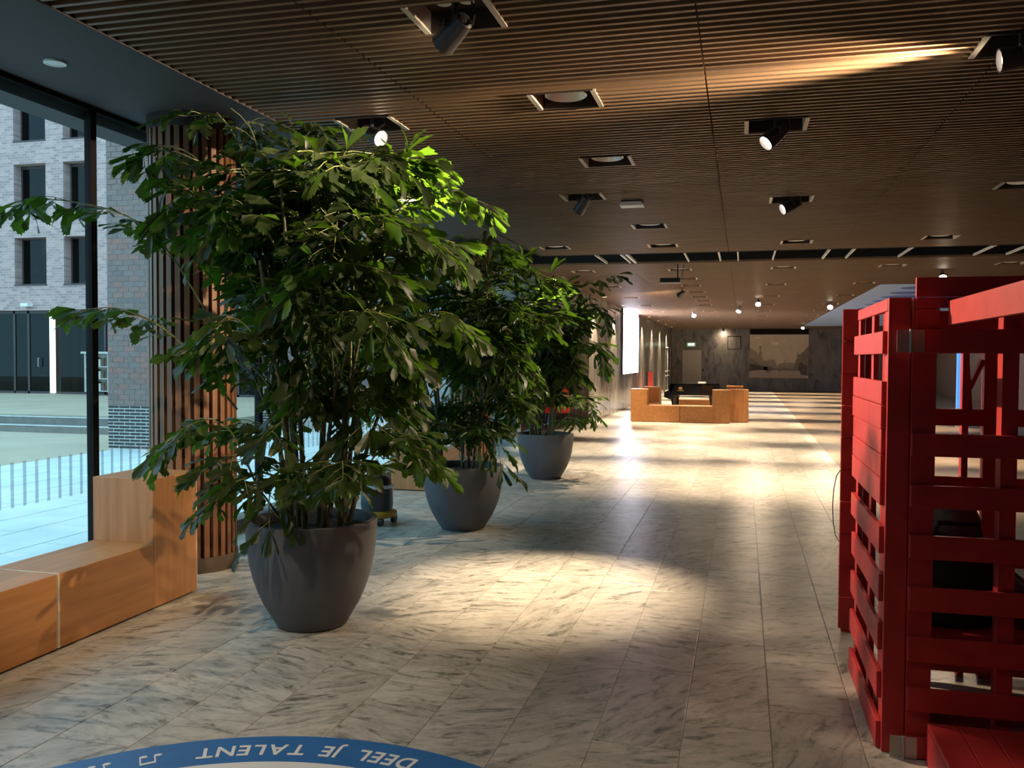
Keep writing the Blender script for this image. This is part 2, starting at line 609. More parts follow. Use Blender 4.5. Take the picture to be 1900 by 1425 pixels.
# holes for the recessed fixtures (x, y, half x, half y)
HX, HY = 0.19, 0.165
SPOTS = [  # px of the recess, aim point, strength, cone, label
    (845, 32, (-2.6, 4.75, 2.5), 0.9, 46, 'nearest black ceiling spotlight, seen from behind at the top of the picture'),
    (1440, 233, (-2.2, 4.9, 0.9), 0.6, 56, 'ceiling spotlight with its bright lens turned left, above the open floor'),
    (1468, 370, (-2.1, 8.0, 1.9), 2.0, 58, 'smaller ceiling spotlight with bright lens behind the first one'),
    (1082, 366, (-3.2, 9.8, 1.0), 0.35, 80, 'dark-headed ceiling spotlight beside the white emergency light box'),
    (690, 232, (0.62, 4.2, 1.45), 2.6, 75, 'glaring ceiling spotlight just above the nearest palm'),
    (1896, 82, (-2.6, 4.9, 2.62), 3.6, 60, 'ceiling spotlight at the right picture edge throwing a streak over the slats'),
    ((-2.05, 2.35), None, (-3.75, 4.75, 0.55), 0.75, 52, 'black ceiling spotlight above the near bench, over the top edge of the picture'),
]
DOWN_NEAR = [(1050, 187), (1127, 300), (1205, 420), (1030, 460), (1230, 456), (1478, 449), (1745, 440), (1898, 343)]
spot_pos = [on_z(u, v, ZC) if v is not None else Vector((u[0], u[1], ZC)) for u, v, *_ in SPOTS]
DOWN_HERE = [(-1.05, 2.2), (-2.75, 1.2)]
down_pos = [on_z(u, v, ZC) for u, v in DOWN_NEAR]
DOWN_FAR = [(x, y) for y in (15.84, 19.33, 22.9, 26.4, 29.9, 33.4, 37.0, 40.5, 44.0) for x in (-2.80, -1.09, 0.65, 2.38, 4.15)]
DOWN_FAR += [(-1.08, 17.6), (-1.08, 21.2), (-1.06, 24.5)]
det = on_z(1173, 374, ZC)
holes = [(p.x, p.y, HX, HY) for p in spot_pos + down_pos] + [(x, y, HX, HY) for x, y in DOWN_FAR + DOWN_HERE]
holes.append((det.x, det.y, 0.10, 0.10))

PITCH_S, SW, SH = 0.0727, 0.024, 0.058


def slat_spans(x0, x1, y):
    spans = [(x0, x1)]
    for hx, hy, ax, ay in holes:
        if abs(y - hy) < ay + SW / 2:
            new = []
            for a, b in spans:
                if hx + ax <= a or hx - ax >= b:
                    new.append((a, b)); continue
                if hx - ax > a + 0.02: new.append((a, hx - ax))
                if hx + ax < b - 0.02: new.append((hx + ax, b))
            spans = new
    return spans


slat_mesh = {}


def slat_me(L):
    k = round(L, 3)
    if k not in slat_mesh:
        slat_mesh[k] = BX(-L / 2, L / 2, -SW / 2, SW / 2, 0, SH).mesh('slat', M['slat'])
    return slat_mesh[k]


panels = [XL, -1.92, -0.22, 1.25, 2.9, 4.5, 6.1, 7.6, XR]
cnt = 0
far_sl = MB()
y = 2.62
ys = []
while y < 13.27:
    ys.append(y); y += PITCH_S
for y in ys:
    for i in range(len(panels) - 1):
        jit = 0.012 * ((int(y / PITCH_S) * 7 + i * 3) % 5 - 2)
        for a, b in slat_spans(panels[i] + 0.004, panels[i + 1] - 0.004, y):
            zj = 0.0
            far = i >= 5 or (i == 4 and y < 8)
            if cnt < 300 and not far:
                link('slat', slat_me(b - a), ceil, ((a + b) / 2, y, ZC)); cnt += 1
            else:
                far_sl.box(a, b, y - SW / 2, y + SW / 2, ZC, ZC + SH)
y = 2.62 - PITCH_S
while y > Y0:
    for i in range(len(panels) - 1):
        far_sl.box(panels[i] + 0.004, panels[i + 1] - 0.004, y - SW / 2, y + SW / 2, ZC, ZC + SH)
    y -= PITCH_S
far_y = []
y = 14.72
mur = (2.78, 19.8, 44.2)
while y < YFAR - 0.03:
    xr = 2.74 if mur[1] < y < mur[2] else XR
    fp = [XW + 0.02, -1.92, -0.22, 1.25, 2.74, 4.5, 6.1, 7.6, XR]
    for i in range(len(fp) - 1):
        if fp[i] >= xr: break
        for a, b in slat_spans(fp[i] + 0.004, fp[i + 1] - 0.004, y):
            far_sl.box(a, b, y - SW / 2, y + SW / 2, ZC, ZC + SH)
    y += PITCH_S
tag(far_sl.build('distant_slats', M['slat'], ceil), kind='stuff')

# rails in the open ceiling shaft
for i, (u, wx) in enumerate(((1125, .02), (1170, .02), (1180, .035), (1280, .02), (1338, .025), (1370, .02), (1432, .02), (1520, .025), (1560, .02), (1650, .02), (1775, .02), (1828, .02))):
    x = on_z(u, 478, 3.3).x
    o = BX(-wx / 2, wx / 2, 13.34, 14.64, 3.205, 3.24).build('ceiling_rail', M['white'], loc=(x, 0, 0))
    tag(o, 'white rail across the dark ceiling slot, %s from the left' % ('first', 'second', 'third', 'fourth', 'fifth', 'sixth', 'seventh', 'eighth', 'ninth', 'tenth', 'eleventh', 'twelfth')[i], 'rail', 'white rails in the ceiling slot')

# blue ceiling picture on the right
mp = thing('ceiling_panel', 'pale blue ceiling panel with dark blue ovals above the red pallets', 'ceiling panel', (2.76, mur[1], ZC - 0.0))
BX(0, 6.2, 0, mur[2] - mur[1], 0, 0.05).build('panel_sheet', M['muralbase'], mp)
for k, (u, v) in enumerate(((1671, 534.5), (1651, 543.5), (1634, 551), (1618, 558.5), (1604, 565), (1590, 572), (1578, 577), (1566, 582))):
    q = on_z(u, v, ZC) - Vector((2.76, mur[1], ZC))
    MB().lathe([(0.01, -0.006), (1, -0.006), (1, 0)], 28, Matrix.Diagonal((1.35, 0.62, 1, 1)), cap0=True).build('oval', M['muralblue'], mp, (q.x + 1.35, q.y, 0))

# ------------------------------------------------------------------ glass facade
Yb = [5.55 + 2.32 * k for k in range(-5, 5)]
Y1 = 2.2
struct('wall_daylight_block', BX(XG - 0.2, XG, Y0, Y1, 0, 3.6), M['tan'])  # unseen solid wall added in place of glazing to cut the daylight
bounds = [Y1] + [y for y in Yb if Y1 + 0.3 < y < 15.7] + [15.8]
sill = struct('trim_5', BX(XG - 0.10, XG + 0.10, Y1, 15.8, -0.02, 0.115), M['sill'])
struct('trim_6', BX(XG - 0.03, XG + 0.03, Y1, 15.8, 3.435, ZS), M['frame'])
struct('trim_7', BX(XG - 0.30, XG - 0.04, Y1, 15.8, 3.37, 3.46), M['soffit'])
for i in range(len(bounds) - 1):
    a, b = bounds[i], bounds[i + 1]
    w = struct('window_%d' % (i + 1), BX(XG - 0.028, XG + 0.028, b - 0.03, b + 0.03, 0.115, 3.44), M['frame'])
    MB().add([(XG, a + 0.03, 0.115), (XG, b - 0.03, 0.115), (XG, b - 0.03, 3.435), (XG, a + 0.03, 3.435)], [(0, 1, 2, 3)]).build('pane', M['glass'], w)
    st = MB()
    y = a + 0.08
    while y < b - 0.05:
        st.box(XG + 0.002, XG + 0.0024, y, y + 0.028, 0.64, 0.94)
        y += 0.105
    if a > 2:
        st.build('film_stripes', M['film'], w)

# ------------------------------------------------------------------ outside
out = struct('terrace_floor', BX(-10.65, XG - 0.1, Y0, 60, -0.2, -0.008), M['terjoint'])
pv = 0
pm = {}
rp = random.Random(8)
slabs = MB()
for i in range(10):
    x0 = -10.65 + i * 0.59
    y = Y0 + rp.random()
    while y < 60:
        l = 1.2
        if 4 < y < 24 and pv < 200:
            k = 'p'
            if k not in pm:
                pm[k] = BX(-0.288, 0.288, -0.595, 0.595, -0.02, 0).mesh('paver', M['terrace'])
            link('paver', pm[k], out, (x0 + 0.295, y + 0.6, 0)); pv += 1
        else:
            slabs.box(x0 + 0.007, x0 + 0.583, y + 0.005, y + 1.195, -0.02, 0)
        y += l
tag(slabs.build('distant_pavers', M['terrace'], out), kind='stuff')
struct('plaza_floor', BX(-60, -10.65, Y0, 15.75, -0.2, -0.01), M['plaza'])
struct('plaza_floor_upper', BX(-60, -10.65, 16.65, 60, -0.2, 0.3), M['plaza'])
stp = thing('plaza_steps', 'low grey stone steps with pale nosings crossing the square outside', 'steps', (-30, 15.75, 0))
for k in range(2):
    y = k * 0.45
    BX(-25, 19.3, y, y + 0.5, -0.05, 0.15 * (k + 1) - 0.02).build('step', M['step'], stp)
    BX(-25, 19.3, y - 0.01, y + 0.07, 0.15 * (k + 1) - 0.02, 0.15 * (k + 1)).build('nosing', M['nosing'], stp)

# brick office building across the square
YB = 25.7
bd = thing('brick_building', 'pale brick building across the square with rows of deep square windows', 'building', (-23, YB, 0.3))
wx0, pit, ww = -24.7, 2.05, 1.33
cols = [wx0 + pit * k + 23 for k in range(-6, 12)]
rows = [(3.80, 5.43), (6.28, 7.98), (8.78, 10.42), (11.3, 12.9)]
bw = MB()
XA, XB = -20.0, 16.4
zs = [2.9] + [z for r_ in rows for z in r_] + [14.2]
for i in range(0, len(zs) - 1, 2):
    bw.box(XA, XB, 0, 0.34, zs[i], zs[i + 1])
for z0, z1 in rows:
    xs = XA
    for c in cols:
        bw.box(xs, c, 0, 0.34, z0, z1)
        xs = c + ww
    bw.box(xs, XB, 0, 0.34, z0, z1)
bw.build('wall', M['facade_brick'], bd)
fr_me = MB().box(0, ww, 0, 0.05, 0, 0.06).box(0, ww, 0, 0.05, 1.58, 1.7).box(0, 0.06, 0, 0.05, 0.06, 1.58).box(ww - 0.24, ww, 0, 0.05, 0.06, 1.58).mesh('window', M['winframe'])
pn_me = BX(0.05, ww - 0.2, 0.02, 0.03, 0.05, 1.6).mesh('pane', M['farglass'])
sl_me = BX(-0.02, ww + 0.02, -0.36, 0.0, -0.04, 0.0).mesh('window_sill', M['winframe'])
rv_me = MB().box(-0.012, 0.0, -0.335, 0, 0, 1.7).box(ww, ww + 0.012, -0.335, 0, 0, 1.7).mesh('reveal', M['reveal_brick'])
for z0, z1 in rows:
    for c in cols:
        o = link('window', fr_me, bd, (c, 0.335, z0))
        link('pane', pn_me, o); link('window_sill', sl_me, o)
BX(XA, XB, 0.62, 0.7, 3.3, 14.2).build('inner_wall', M['void'], bd)
BX(XA, XB, 3.0, 3.1, -0.3, 3.3).build('back_room', M['void'], bd)
gf = MB()
for xx in [-1.85 - 1.6 * k for k in range(1, 9)] + [-1.85, -1.25, -0.32] + [1.9 + 1.7 * k for k in range(0, 9)]:
    gf.box(xx - 0.04, xx + 0.04, 0.10, 0.18, 0, 2.9)
gf.box(XA, XB, 0.10, 0.18, 2.8, 2.9).box(XA, XB, 0.10, 0.18, 0, 0.08)
gf.build('shopfront_frame', M['winframe'], bd)
BX(XA, XB, 0.13, 0.14, 0.08, 2.8).build('shopfront_glass', M['farglass'], bd)
dh = MB().tube([(-0.78, 0.08, 0.95), (-0.78, 0.02, 0.95), (-0.78, 0.02, 1.25), (-0.78, 0.08, 1.25)], 0.015, 6)
dh.build('door_handle', M['steel'], bd)
BX(-0.24, -0.08, -0.04, 0.06, 0.03, 2.86).build('light_tube', M['tube'], bd)
BX(-1.25, -0.95, -0.25, 0.0, 3.03, 3.14).build('wall_lamp', M['white'], bd)
ct = thing('book_cart', 'small pale shelf cart with books outside by the brick pier', 'cart', (-21.3, 25.1, 0.3))
MB().box(-0.05, 0.0, 0, 0.3, 0.12, 1.4).box(0.85, 0.9, 0, 0.3, 0.12, 1.4).box(-0.05, 0.9, 0.27, 0.3, 0.12, 1.4).build('side_frame', M['door'], ct)
BX(-0.15, 1.0, -0.05, 0.34, 1.4, 1.47).build('cart_top', M['door'], ct)
for z in (0.14, 0.55, 0.95):
    BX(0, 0.85, 0, 0.28, z, z + 0.03).build('shelf', M['door'], ct)
for z in (0.17, 0.58, 0.98):
    for k in range(6):
        BX(0.05 + k * 0.13, 0.15 + k * 0.13, 0.06, 0.22, z, z + 0.24 + 0.03 * (k % 3)).build('book', M['bagbrown'] if k % 3 else M['door'], ct)
for k in (0.05, 0.8):
    MB().lathe([(0.05, -0.02), (0.05, 0.02)], 10, Matrix.Translation((k, 0.1, 0.06)) @ Matrix.Rotation(PI / 2, 4, 'Y'), True, True).build('wheel', M['black'], ct)

# brick piers
bk_me, bb_me = BX(-0.104, 0.104, -0.005, 0.05, -0.0425, 0.0425).mesh('brick', M['pier_brick']), BX(-0.098, 0.098, -0.012, 0.05, -0.0175, 0.0175).mesh('brick', M['black_brick'])
RESTV = None
hb_me, hbb_me = BX(-0.049, 0.049, -0.005, 0.05, -0.0425, 0.0425).mesh('brick', M['pier_brick']), BX(-0.043, 0.043, -0.012, 0.05, -0.0175, 0.0175).mesh('brick', M['black_brick'])


def pier(x0, y0, label, wid, zt, as_obj=True):
    t = thing('brick_pier', label, 'pier', (x0, y0, 0), 0, 'brick piers along the terrace')
    BX(0, wid, 0, 0.7, 0.775, 9.0).build('mortar_core', M['mortar'], t)
    BX(0, wid, 0, 0.7, -0.02, 0.775).build('base_mortar', M['palemortar'], t)
    n = int(round(wid / 0.22))
    z, row, cnt = 0.03, 0, 0
    rest = MB()
    while z < zt:
        low = z < 0.74
        h = 0.058 if low else 0.093
        x = 0.0 if row % 2 == 0 else -0.11
        while x < wid - 0.02:
            a, b = max(x, 0), min(x + 0.22, wid)
            half = b - a < 0.15
            me = (hbb_me if half else bb_me) if low else (hb_me if half else bk_me)
            if cnt < 296 and as_obj:
                link('brick', me, t, ((a + b) / 2, -0.0015 * ((row * 7 + int(x * 50)) % 3), z + h / 2)); cnt += 1
            elif as_obj:
                rest.box(a + 0.008, b - 0.008, -0.012, 0.05, z + 0.006, z + h - 0.006)
            x += 0.22
        z += h
        row += 1
    if rest.v:
        tag(rest.build('upper_bricks', M['pier_brick'], t), kind='stuff')
    # brick skin above / on the side: fine relief only
    return t


pier(-10.7, 13.15, 'tall brick pier with black glazed base left of the wood-clad column', 1.1, 8.0)
pier(-10.7, 18.0, 'second brick pier with black base seen through the nearest palm', 1.1, 3.6)
pier(-10.7, 22.85, 'third brick pier farther along the terrace behind the palms', 1.1, 1.2)

# ------------------------------------------------------------------ wood-clad columns


def column(cx, cy, label, n=30, rad=0.292):
    t = thing('round_column', label, 'column', (cx, cy, 0), 0, 'slatted round columns along the glass')
    MB().lathe([(rad, 0.1), (rad, 3.44)], 48).build('core', M['colcore'], t, smooth=True)
    MB().lathe([(rad, 0.0), (0.335, 0.0), (0.335, 0.115), (rad, 0.115)], 48).build('base_ring', M['colring'], t, smooth=True)
    MB().lathe([(rad, 3.36), (0.33, 3.36), (0.33, ZS), (rad, ZS)], 48).build('top_ring', M['colcore'], t, smooth=True)
    me = BX(-0.02, 0.02, -rad - 0.032, -rad + 0.005, 0.115, 3.36).mesh('slat', M['colslat'])
    for k in range(n):
        o = link('slat', me, t)
        o.rotation_euler = (0, 0, 2 * PI * k / n + 0.05)
    return t


column(-4.17, 6.09, 'round column clad in vertical wooden slats behind the corner bench')
column(-4.17, 13.4, 'farther slat-clad round column glimpsed behind the second palm')

# ------------------------------------------------------------------ benches


def bench(label, loc, rotz, L, D=0.46, tall=0.47, hs=0.43, ht=0.85, end=1, back=False, edge=True, group='wooden block benches', mats=('benchy', 'benchz')):
    """seat along local +y from 0..L, depth D in -x; tall block at the far (end=1) or near (end=0) end"""
    t = thing('block_bench', label, 'bench', loc, rotz, group)
    s0, s1 = (0, L - tall) if end == 1 else (tall, L)
    if end == 2: s0, s1 = 0, L
    BX(-D, 0, s0, s1 + (0.0 if end != 1 else 0.0), 0.012, hs).build('seat', M[mats[0]], t, bevel=0.003)
    MB().box(-D + 0.03, -0.03, 0.03, L - 0.03, 0.0, 0.013).build('plinth', M['black'], t)
    if end != 2:
        a, b = (L - tall, L) if end == 1 else (0, tall)
        BX(-D, 0, a, b, 0.012, ht).build('end_block', M[mats[1]], t, bevel=0.003)
    if edge:
        e = MB()
        y = 0.0 if end != 0 else L - 0.012
        e.box(-D, 0.0015, y - 0.0005, y + 0.012, 0.012, hs + 0.0015)
        if end == 1:
            e.box(-0.008, 0.0015, L - 0.008, L + 0.001, 0.012, ht + 0.001)
        e.build('edge_strip', M['edging'], t)
    return t


bench('wooden block bench with tall end beside the wood-clad column', (-3.68, 4.105, 0), 0, 1.30)
bench('plain low wooden bench at the left picture edge', (-3.68, 2.70, 0), 0, 1.395, end=2)
bench('wooden block bench standing behind the second potted palm', (-3.74, 10.2, 0), 0, 1.3, end=0)
PX = ('benchx', 'benchx')
# around the piano: built along local y, turned to run along x
bench('front left piano bench with tall left end', (-2.80 + 1.25, 23.42, 0), PI / 2, 1.25, end=1, edge=False, tall=0.42, group='benches around the piano', mats=('benchy', 'benchy'))
bench('front right piano bench with tall right end', (-0.30, 23.42, 0), PI / 2, 1.24, end=0, edge=False, tall=0.44, group='benches around the piano', mats=('benchy', 'benchy'))
bench('right piano bench running back beside the piano', (0.155, 23.5, 0), 0, 1.3, end=0, edge=False, group='benches around the piano')
bench('left rear piano bench with a tall end behind the front left one', (-2.22, 24.0, 0), 0, 1.3, end=1, edge=False, group='benches around the piano')
bench('rear low bench under the grand piano', (-0.75, 27.0, 0), PI / 2, 1.25, end=2, edge=False, group='benches around the piano')
bench('rear right piano bench with a tall end near the photo wall', (0.02, 25.6, 0), 0, 1.2, end=1, edge=False, group='benches around the piano')

# ------------------------------------------------------------------ grand piano
gp = thing('grand_piano', 'black grand piano standing inside the square of wooden benches', 'piano', (-2.12, 25.0, 0))
outl = [(0.16, 0), (1.0, 0), (1.35, 0.05), (1.5, 0.28), (1.5, 0.5), (1.38, 0.72), (1.1, 0.85), (0.85, 1.05), (0.6, 1.32), (0.16, 1.42)]
MB().prism(outl, 0.31, Matrix.Translation((0, 0, 0.62))).build('body', M['piano'], gp, bevel=0.006)
MB().prism([(x * 1.01 - 0.004, y * 1.01 - 0.01) for x, y in outl], 0.018, Matrix.Translation((0, 0, 0.932))).build('lid', M['piano'], gp)
MB().prism([(0.0, 0.62), (0.16, 0.62), (0.30, 0.62), (0.30, 0.55), (0.16, 0.5), (0.0, 0.56)][::-1], 1.42, Matrix(((1, 0, 0, 0), (0, 0, 1, 0), (0, 1, 0, 0), (0, 0, 0, 1)))).build('keybed', M['piano'], gp)
MB().prism([(0.0, 0.60), (0.16, 0.62), (0.30, 0.93), (0.16, 0.93), (0.12, 0.74), (0.0, 0.70)], 0.05, Matrix(((1, 0, 0, 0), (0, 0, 1, 0), (0, 1, 0, 0), (0, 0, 0, 1)))).build('key_arm', M['piano'], gp)
BX(0.03, 0.15, 0.06, 1.36, 0.62, 0.65).build('keyboard', M['ivory'], gp)
for lx, ly in ((0.26, 0.09), (0.26, 1.3), (1.3, 0.35)):
    MB().lathe([(0.10, 0.62), (0.085, 0.52), (0.05, 0.36), (0.045, 0.06), (0.05, 0.05), (0.05, 0.0)], 10, Matrix.Translation((lx, ly, 0)), True, True).build('leg', M['piano'], gp, smooth=True)
MB().box(0.32, 0.36, 0.6, 0.8, 0.08, 0.6).box(0.2, 0.38, 0.58, 0.82, 0.05, 0.09).build('pedal_lyre', M['piano'], gp)
em = MB()
Mv = Matrix(((1, 0, 0, 0.45), (0, 0, -1, 0.0), (0, 1, 0, 0.78), (0, 0, 0, 1)))
em.prism([(0.06 * math.cos(a), 0.045 * math.sin(a) + 0.03) for a in [k * PI / 6 for k in range(12)]], 0.004, Mv)
em.prism([(-0.09, -0.03), (0.09, -0.03), (0.09, -0.045), (-0.09, -0.045)], 0.004, Mv)
em.build('emblem', M['gold'], gp)
ps = MB().prism([(0, 0), (0.2, 0.02), (0.22, 0.15), (0.02, 0.14)], 0.04)
ps = tag(ps.build('paper_stack', M['white'], loc=(-1.2, 25.15, 0.952)), 'small stack of white papers lying on the grand piano lid', 'papers')

# ------------------------------------------------------------------ things at the left wall
scr = thing('wall_screen', 'glaring white screen on the marble left wall', 'screen', (XW + 0.012, 27.8, 1.14))
BX(0, 0.05, -0.03, 4.22, -0.03, 2.28).build('casing', M['black'], scr)
BX(0.05, 0.055, 0, 4.15, 0, 2.24).build('display', M['screen'], scr)
BX(0.055, 0.057, 4.0, 4.15, 1.9, 2.24).build('red_corner', M['screenred'], scr)
MB().prism([(2.3, 0.02), (4.1, 0.02), (4.1, 0.10), (3.2, 0.06)], 0.003, Matrix(((0, 0, 1, 0.055), (1, 0, 0, 0), (0, 1, 0, 0), (0, 0, 0, 1)))).build('red_caption', M['screenred'], scr)
MB().prism([(2.9, 0.12), (3.6, 0.12), (3.5, 0.26), (3.1, 0.22)], 0.003, Matrix(((0, 0, 1, 0.055), (1, 0, 0, 0), (0, 1, 0, 0), (0, 0, 0, 1)))).build('yellow_shape', M['screenyel'], scr)
rp_ = thing('red_post', 'slim red standing post by the left wall behind the benches', 'post', (-3.5, 35.0, 0))
MB().lathe([(0.14, 0), (0.14, 0.03), (0.05, 0.04)], 14, None, True).build('foot', M['chairred'], rp_)
BX(-0.09, 0.09, -0.05, 0.05, 0.03, 1.12).build('column_body', M['chairred'], rp_, bevel=0.01)
ac = thing('lounge_chair', 'bright red high-back chair beyond the farthest palm', 'chair', (-4.25, 20.4, 0), R(200))
BX(-0.3, 0.3, -0.3, 0.3, 0.36, 0.48).build('seat', M['chairred'], ac, bevel=0.04)
MB().prism([(-0.3, 0.4), (0.3, 0.4), (0.24, 1.0), (-0.24, 1.0)], 0.09, Matrix(((1, 0, 0, 0), (0, 0, 1, 0.22), (0, 1, 0, 0), (0, 0, 0, 1)))).build('backrest', M['chairred'], ac, bevel=0.03)
for sx in (-1, 1):
    for sy in (-1, 1):
        MB().tube([(sx * 0.22, sy * 0.22, 0.38), (sx * 0.27, sy * 0.27, 0)], 0.018, 8).build('leg', M['black'], ac)
# glazed door near the far corner of the left wall
d2 = struct('door_2', MB().box(XW + 0.012, XW + 0.03, 43.6, 46.6, 0, 2.2), M['void'])
fz = MB()
for z in (0.02, 0.75, 0.98, 2.15):
    fz.box(XW + 0.03, XW + 0.05, 43.6, 46.6, z, z + 0.05)
for yy in (43.6, 45.1, 46.55):
    fz.box(XW + 0.03, XW + 0.05, yy, yy + 0.05, 0, 2.2)
fz.build('door_frame', M['white'], d2)

# ------------------------------------------------------------------ far wall
d1 = struct('door_1', BX(-3.1, -2.12, YFAR - 0.04, YFAR, 0.0, 2.08), M['door'])
MB().box(-3.16, -3.1, YFAR - 0.06, YFAR, 0, 2.14).box(-2.12, -2.06, YFAR - 0.06, YFAR, 0, 2.14).box(-3.16, -2.06, YFAR - 0.06, YFAR, 2.08, 2.16).build('door_frame', M['dark_marble'], d1)
BX(-2.06, -1.98, YFAR - 0.08, YFAR, 0.95, 1.1).build('door_handle', M['black'], d1)
ex = thing('exit_sign', 'small lit green exit sign above the grey door', 'sign', (-2.66, YFAR - 0.05, 2.36))
BX(-0.22, 0.22, 0, 0.05, -0.1, 0.12).build('sign_box', M['exitgreen'], ex)
g = MB()
for cx in (-0.08, 0.09):
    g.prism([(cx + 0.075 * math.cos(k * PI / 5), 0.02 + 0.065 * math.sin(k * PI / 5)) for k in range(10)], 0.005, Matrix(((1, 0, 0, 0), (0, 0, -1, 0), (0, 1, 0, 0), (0, 0, 0, 1))))
g.build('pictogram', M['exitwhite'], ex)
pf = thing('wall_frame', 'thin empty rectangular frame on the dark wall right of the glow', 'frame', (-0.79, YFAR - 0.02, 2.12))
MB().box(0, 0.68, 0, 0.02, 0.66, 0.70).box(0, 0.68, 0, 0.02, 0, 0.03).box(0, 0.03, 0, 0.02, 0, 0.68).box(0.65, 0.69, 0, 0.02, 0, 0.70).build('frame_edge', M['frame'], pf)
BX(0.03, 0.65, 0.012, 0.02, 0.03, 0.66).build('frame_field', M['dark_marble'], pf)

ph = thing('projection_screen', 'large sepia photo of an old market square on the far wall', 'screen', (0.34, YFAR - 0.03, 0.65))
SX, SZ = 2.91 / 1025.0, 2.24 / 755.0     # crop units to metres
SP = M['sepia']


def flat(name, pts, layer, mat):
    poly = [((x - 115) * SX, (1062 - y) * SZ) for x, y in pts]
    a = sum(poly[i][0] * poly[(i + 1) % len(poly)][1] - poly[(i + 1) % len(poly)][0] * poly[i][1] for i in range(len(poly)))
    if a > 0: poly = poly[::-1]
    return MB().prism(poly, 0.002, Matrix(((1, 0, 0, 0), (0, 0, -1, -0.002 * layer), (0, 1, 0, 0), (0, 0, 0, 1)))).build(name, mat, ph)


BX(0, 2.91, 0.0, 0.02, 0, 2.24).build('screen_sheet', SP[0], ph)
BX(-0.0, 2.91, -0.03, 0.02, 2.26, 2.53).build('screen_case', M['frame'], ph)
flat('cloud', [(500, 440), (600, 435), (630, 465), (590, 490), (510, 485), (480, 465)], 1, SP[5])
flat('cloud', [(200, 345), (300, 340), (330, 360), (250, 380), (190, 370)], 1, SP[5])
flat('square_ground', [(115, 930), (1100, 930), (1115, 1060), (115, 1060)], 1, SP[4])
flat('far_houses', [(330, 930), (330, 770), (430, 760), (460, 735), (470, 760), (520, 740), (560, 750), (600, 850), (640, 810), (715, 800), (727, 725), (738, 800), (850, 790), (900, 795), (980, 930)], 2, SP[1])
flat('left_houses', [(115, 935), (115, 530), (150, 560), (180, 565), (200, 600), (230, 600), (260, 640), (335, 700), (350, 760), (360, 860), (380, 915)], 3, SP[1])
flat('church_tower', [(275, 760), (272, 610), (285, 600), (285, 550), (280, 525), (300, 500), (320, 525), (315, 550), (318, 600), (330, 615), (330, 760)], 4, SP[1])
flat('tower_dome', [(280, 528), (290, 510), (300, 498), (312, 510), (322, 528), (316, 542), (284, 542)], 5, SP[2])
flat('left_trees', [(115, 938), (115, 720), (190, 740), (260, 800), (340, 850), (430, 865), (430, 920)], 5, SP[2])
flat('left_shade', [(115, 945), (115, 810), (200, 830), (330, 870), (360, 915)], 6, SP[3])
flat('right_houses', [(880, 930), (920, 760), (940, 720), (950, 580), (960, 650), (1000, 650), (1060, 590), (1140, 500), (1140, 1020), (1010, 1000), (1000, 940)], 3, SP[2])
flat('right_shade', [(960, 935), (980, 800), (1030, 780), (1060, 830), (1120, 840), (1120, 1015), (1010, 1000), (1000, 945)], 4, SP[3])
flat('low_shade', [(360, 930), (360, 870), (500, 860), (570, 900), (760, 890), (980, 920), (980, 938), (560, 925)], 5, SP[2])
for x0, h in ((425, 60), (465, 40), (630, 35)):
    flat('person_shape', [(x0, 920), (x0 + 16, 920), (x0 + 16, 920 + h), (x0, 920 + h)], 6, SP[3])

# blue post in the far right part of the hall
bp = on_z(1779, 792)
bpo = thing('blue_post', 'tall glowing blue post with white foot seen through the red slats', 'post', (bp.x, bp.y, 0))
BX(-0.065, 0.065, -0.06, 0.06, 0.46, 3.1).build('post_shaft', M['bluepost'], bpo)
BX(-0.07, 0.07, -0.065, 0.065, 0, 0.46).build('foot', M['white'], bpo)

# ------------------------------------------------------------------ ceiling fixtures


def recess(parent, px_=HX, py_=HY):
    for s in (-1, 1):
        BX(s * px_ - 0.014, s * px_ + 0.014, -py_, py_, -0.004, 0.10).build('side_strip', M['lightstrip'], parent)
    MB().box(-px_, px_, -py_, py_, 0.10, 0.12).box(-px_, px_, py_ - 0.005, py_ + 0.005, 0, 0.11).box(-px_, px_, -py_ - 0.005, -py_ + 0.005, 0, 0.11).build('recess_box', M['colcore'], parent)


def spotlight(pos, target, kind, label):
    t = thing('ceiling_spotlight', label, 'spotlight', (pos.x, pos.y, ZC), 0, 'ceiling spotlights')
    recess(t)
    piv = Vector((0, 0, -0.06))
    d = (Vector(target) - (pos + piv)).normalized()
    MB().tube([(0, 0, 0.1), (0, 0, -0.03)], 0.014, 8).build('stem', M['lamphead'], t)
    for s in (-1, 1):
        MB().lathe([(0.035, -0.02), (0.012, 0.012)], 14, Matrix.Translation((s * 0.055, 0, 0.085)), True, True).build('knob', M['reflector'], t)
    q = d.to_track_quat('Z', 'Y').to_matrix().to_4x4()
    q.translation = piv
    s1 = q.to_3x3() @ Vector((1, 0, 0))
    MB().tube([piv + s1 * 0.062, piv + s1 * 0.062 + Vector((0, 0, 0.03)), (0, 0, -0.02), piv - s1 * 0.062 + Vector((0, 0, 0.03)), piv - s1 * 0.062], 0.009, 6).build('yoke', M['lamphead'], t)
    MB().lathe([(0.02, -0.09), (0.042, -0.075), (0.05, -0.02), (0.056, 0.06), (0.06, 0.10), (0.052, 0.10), (0.045, 0.07)], 24, q, True).build('head', M['lamphead'], t, smooth=True)
    MB().lathe([(0.001, 0.075), (0.047, 0.075)], 20, q, True).build('lens', M['lens'], t)
    cab = piv - d * 0.085
    MB().tube([cab, cab + Vector((0.03, 0, -0.03)), Vector((0.09, 0, 0.0)), Vector((0.07, 0, 0.1))], 0.006, 6).build('cable', M['lamphead'], t)
    return pos + piv + d * 0.11, d


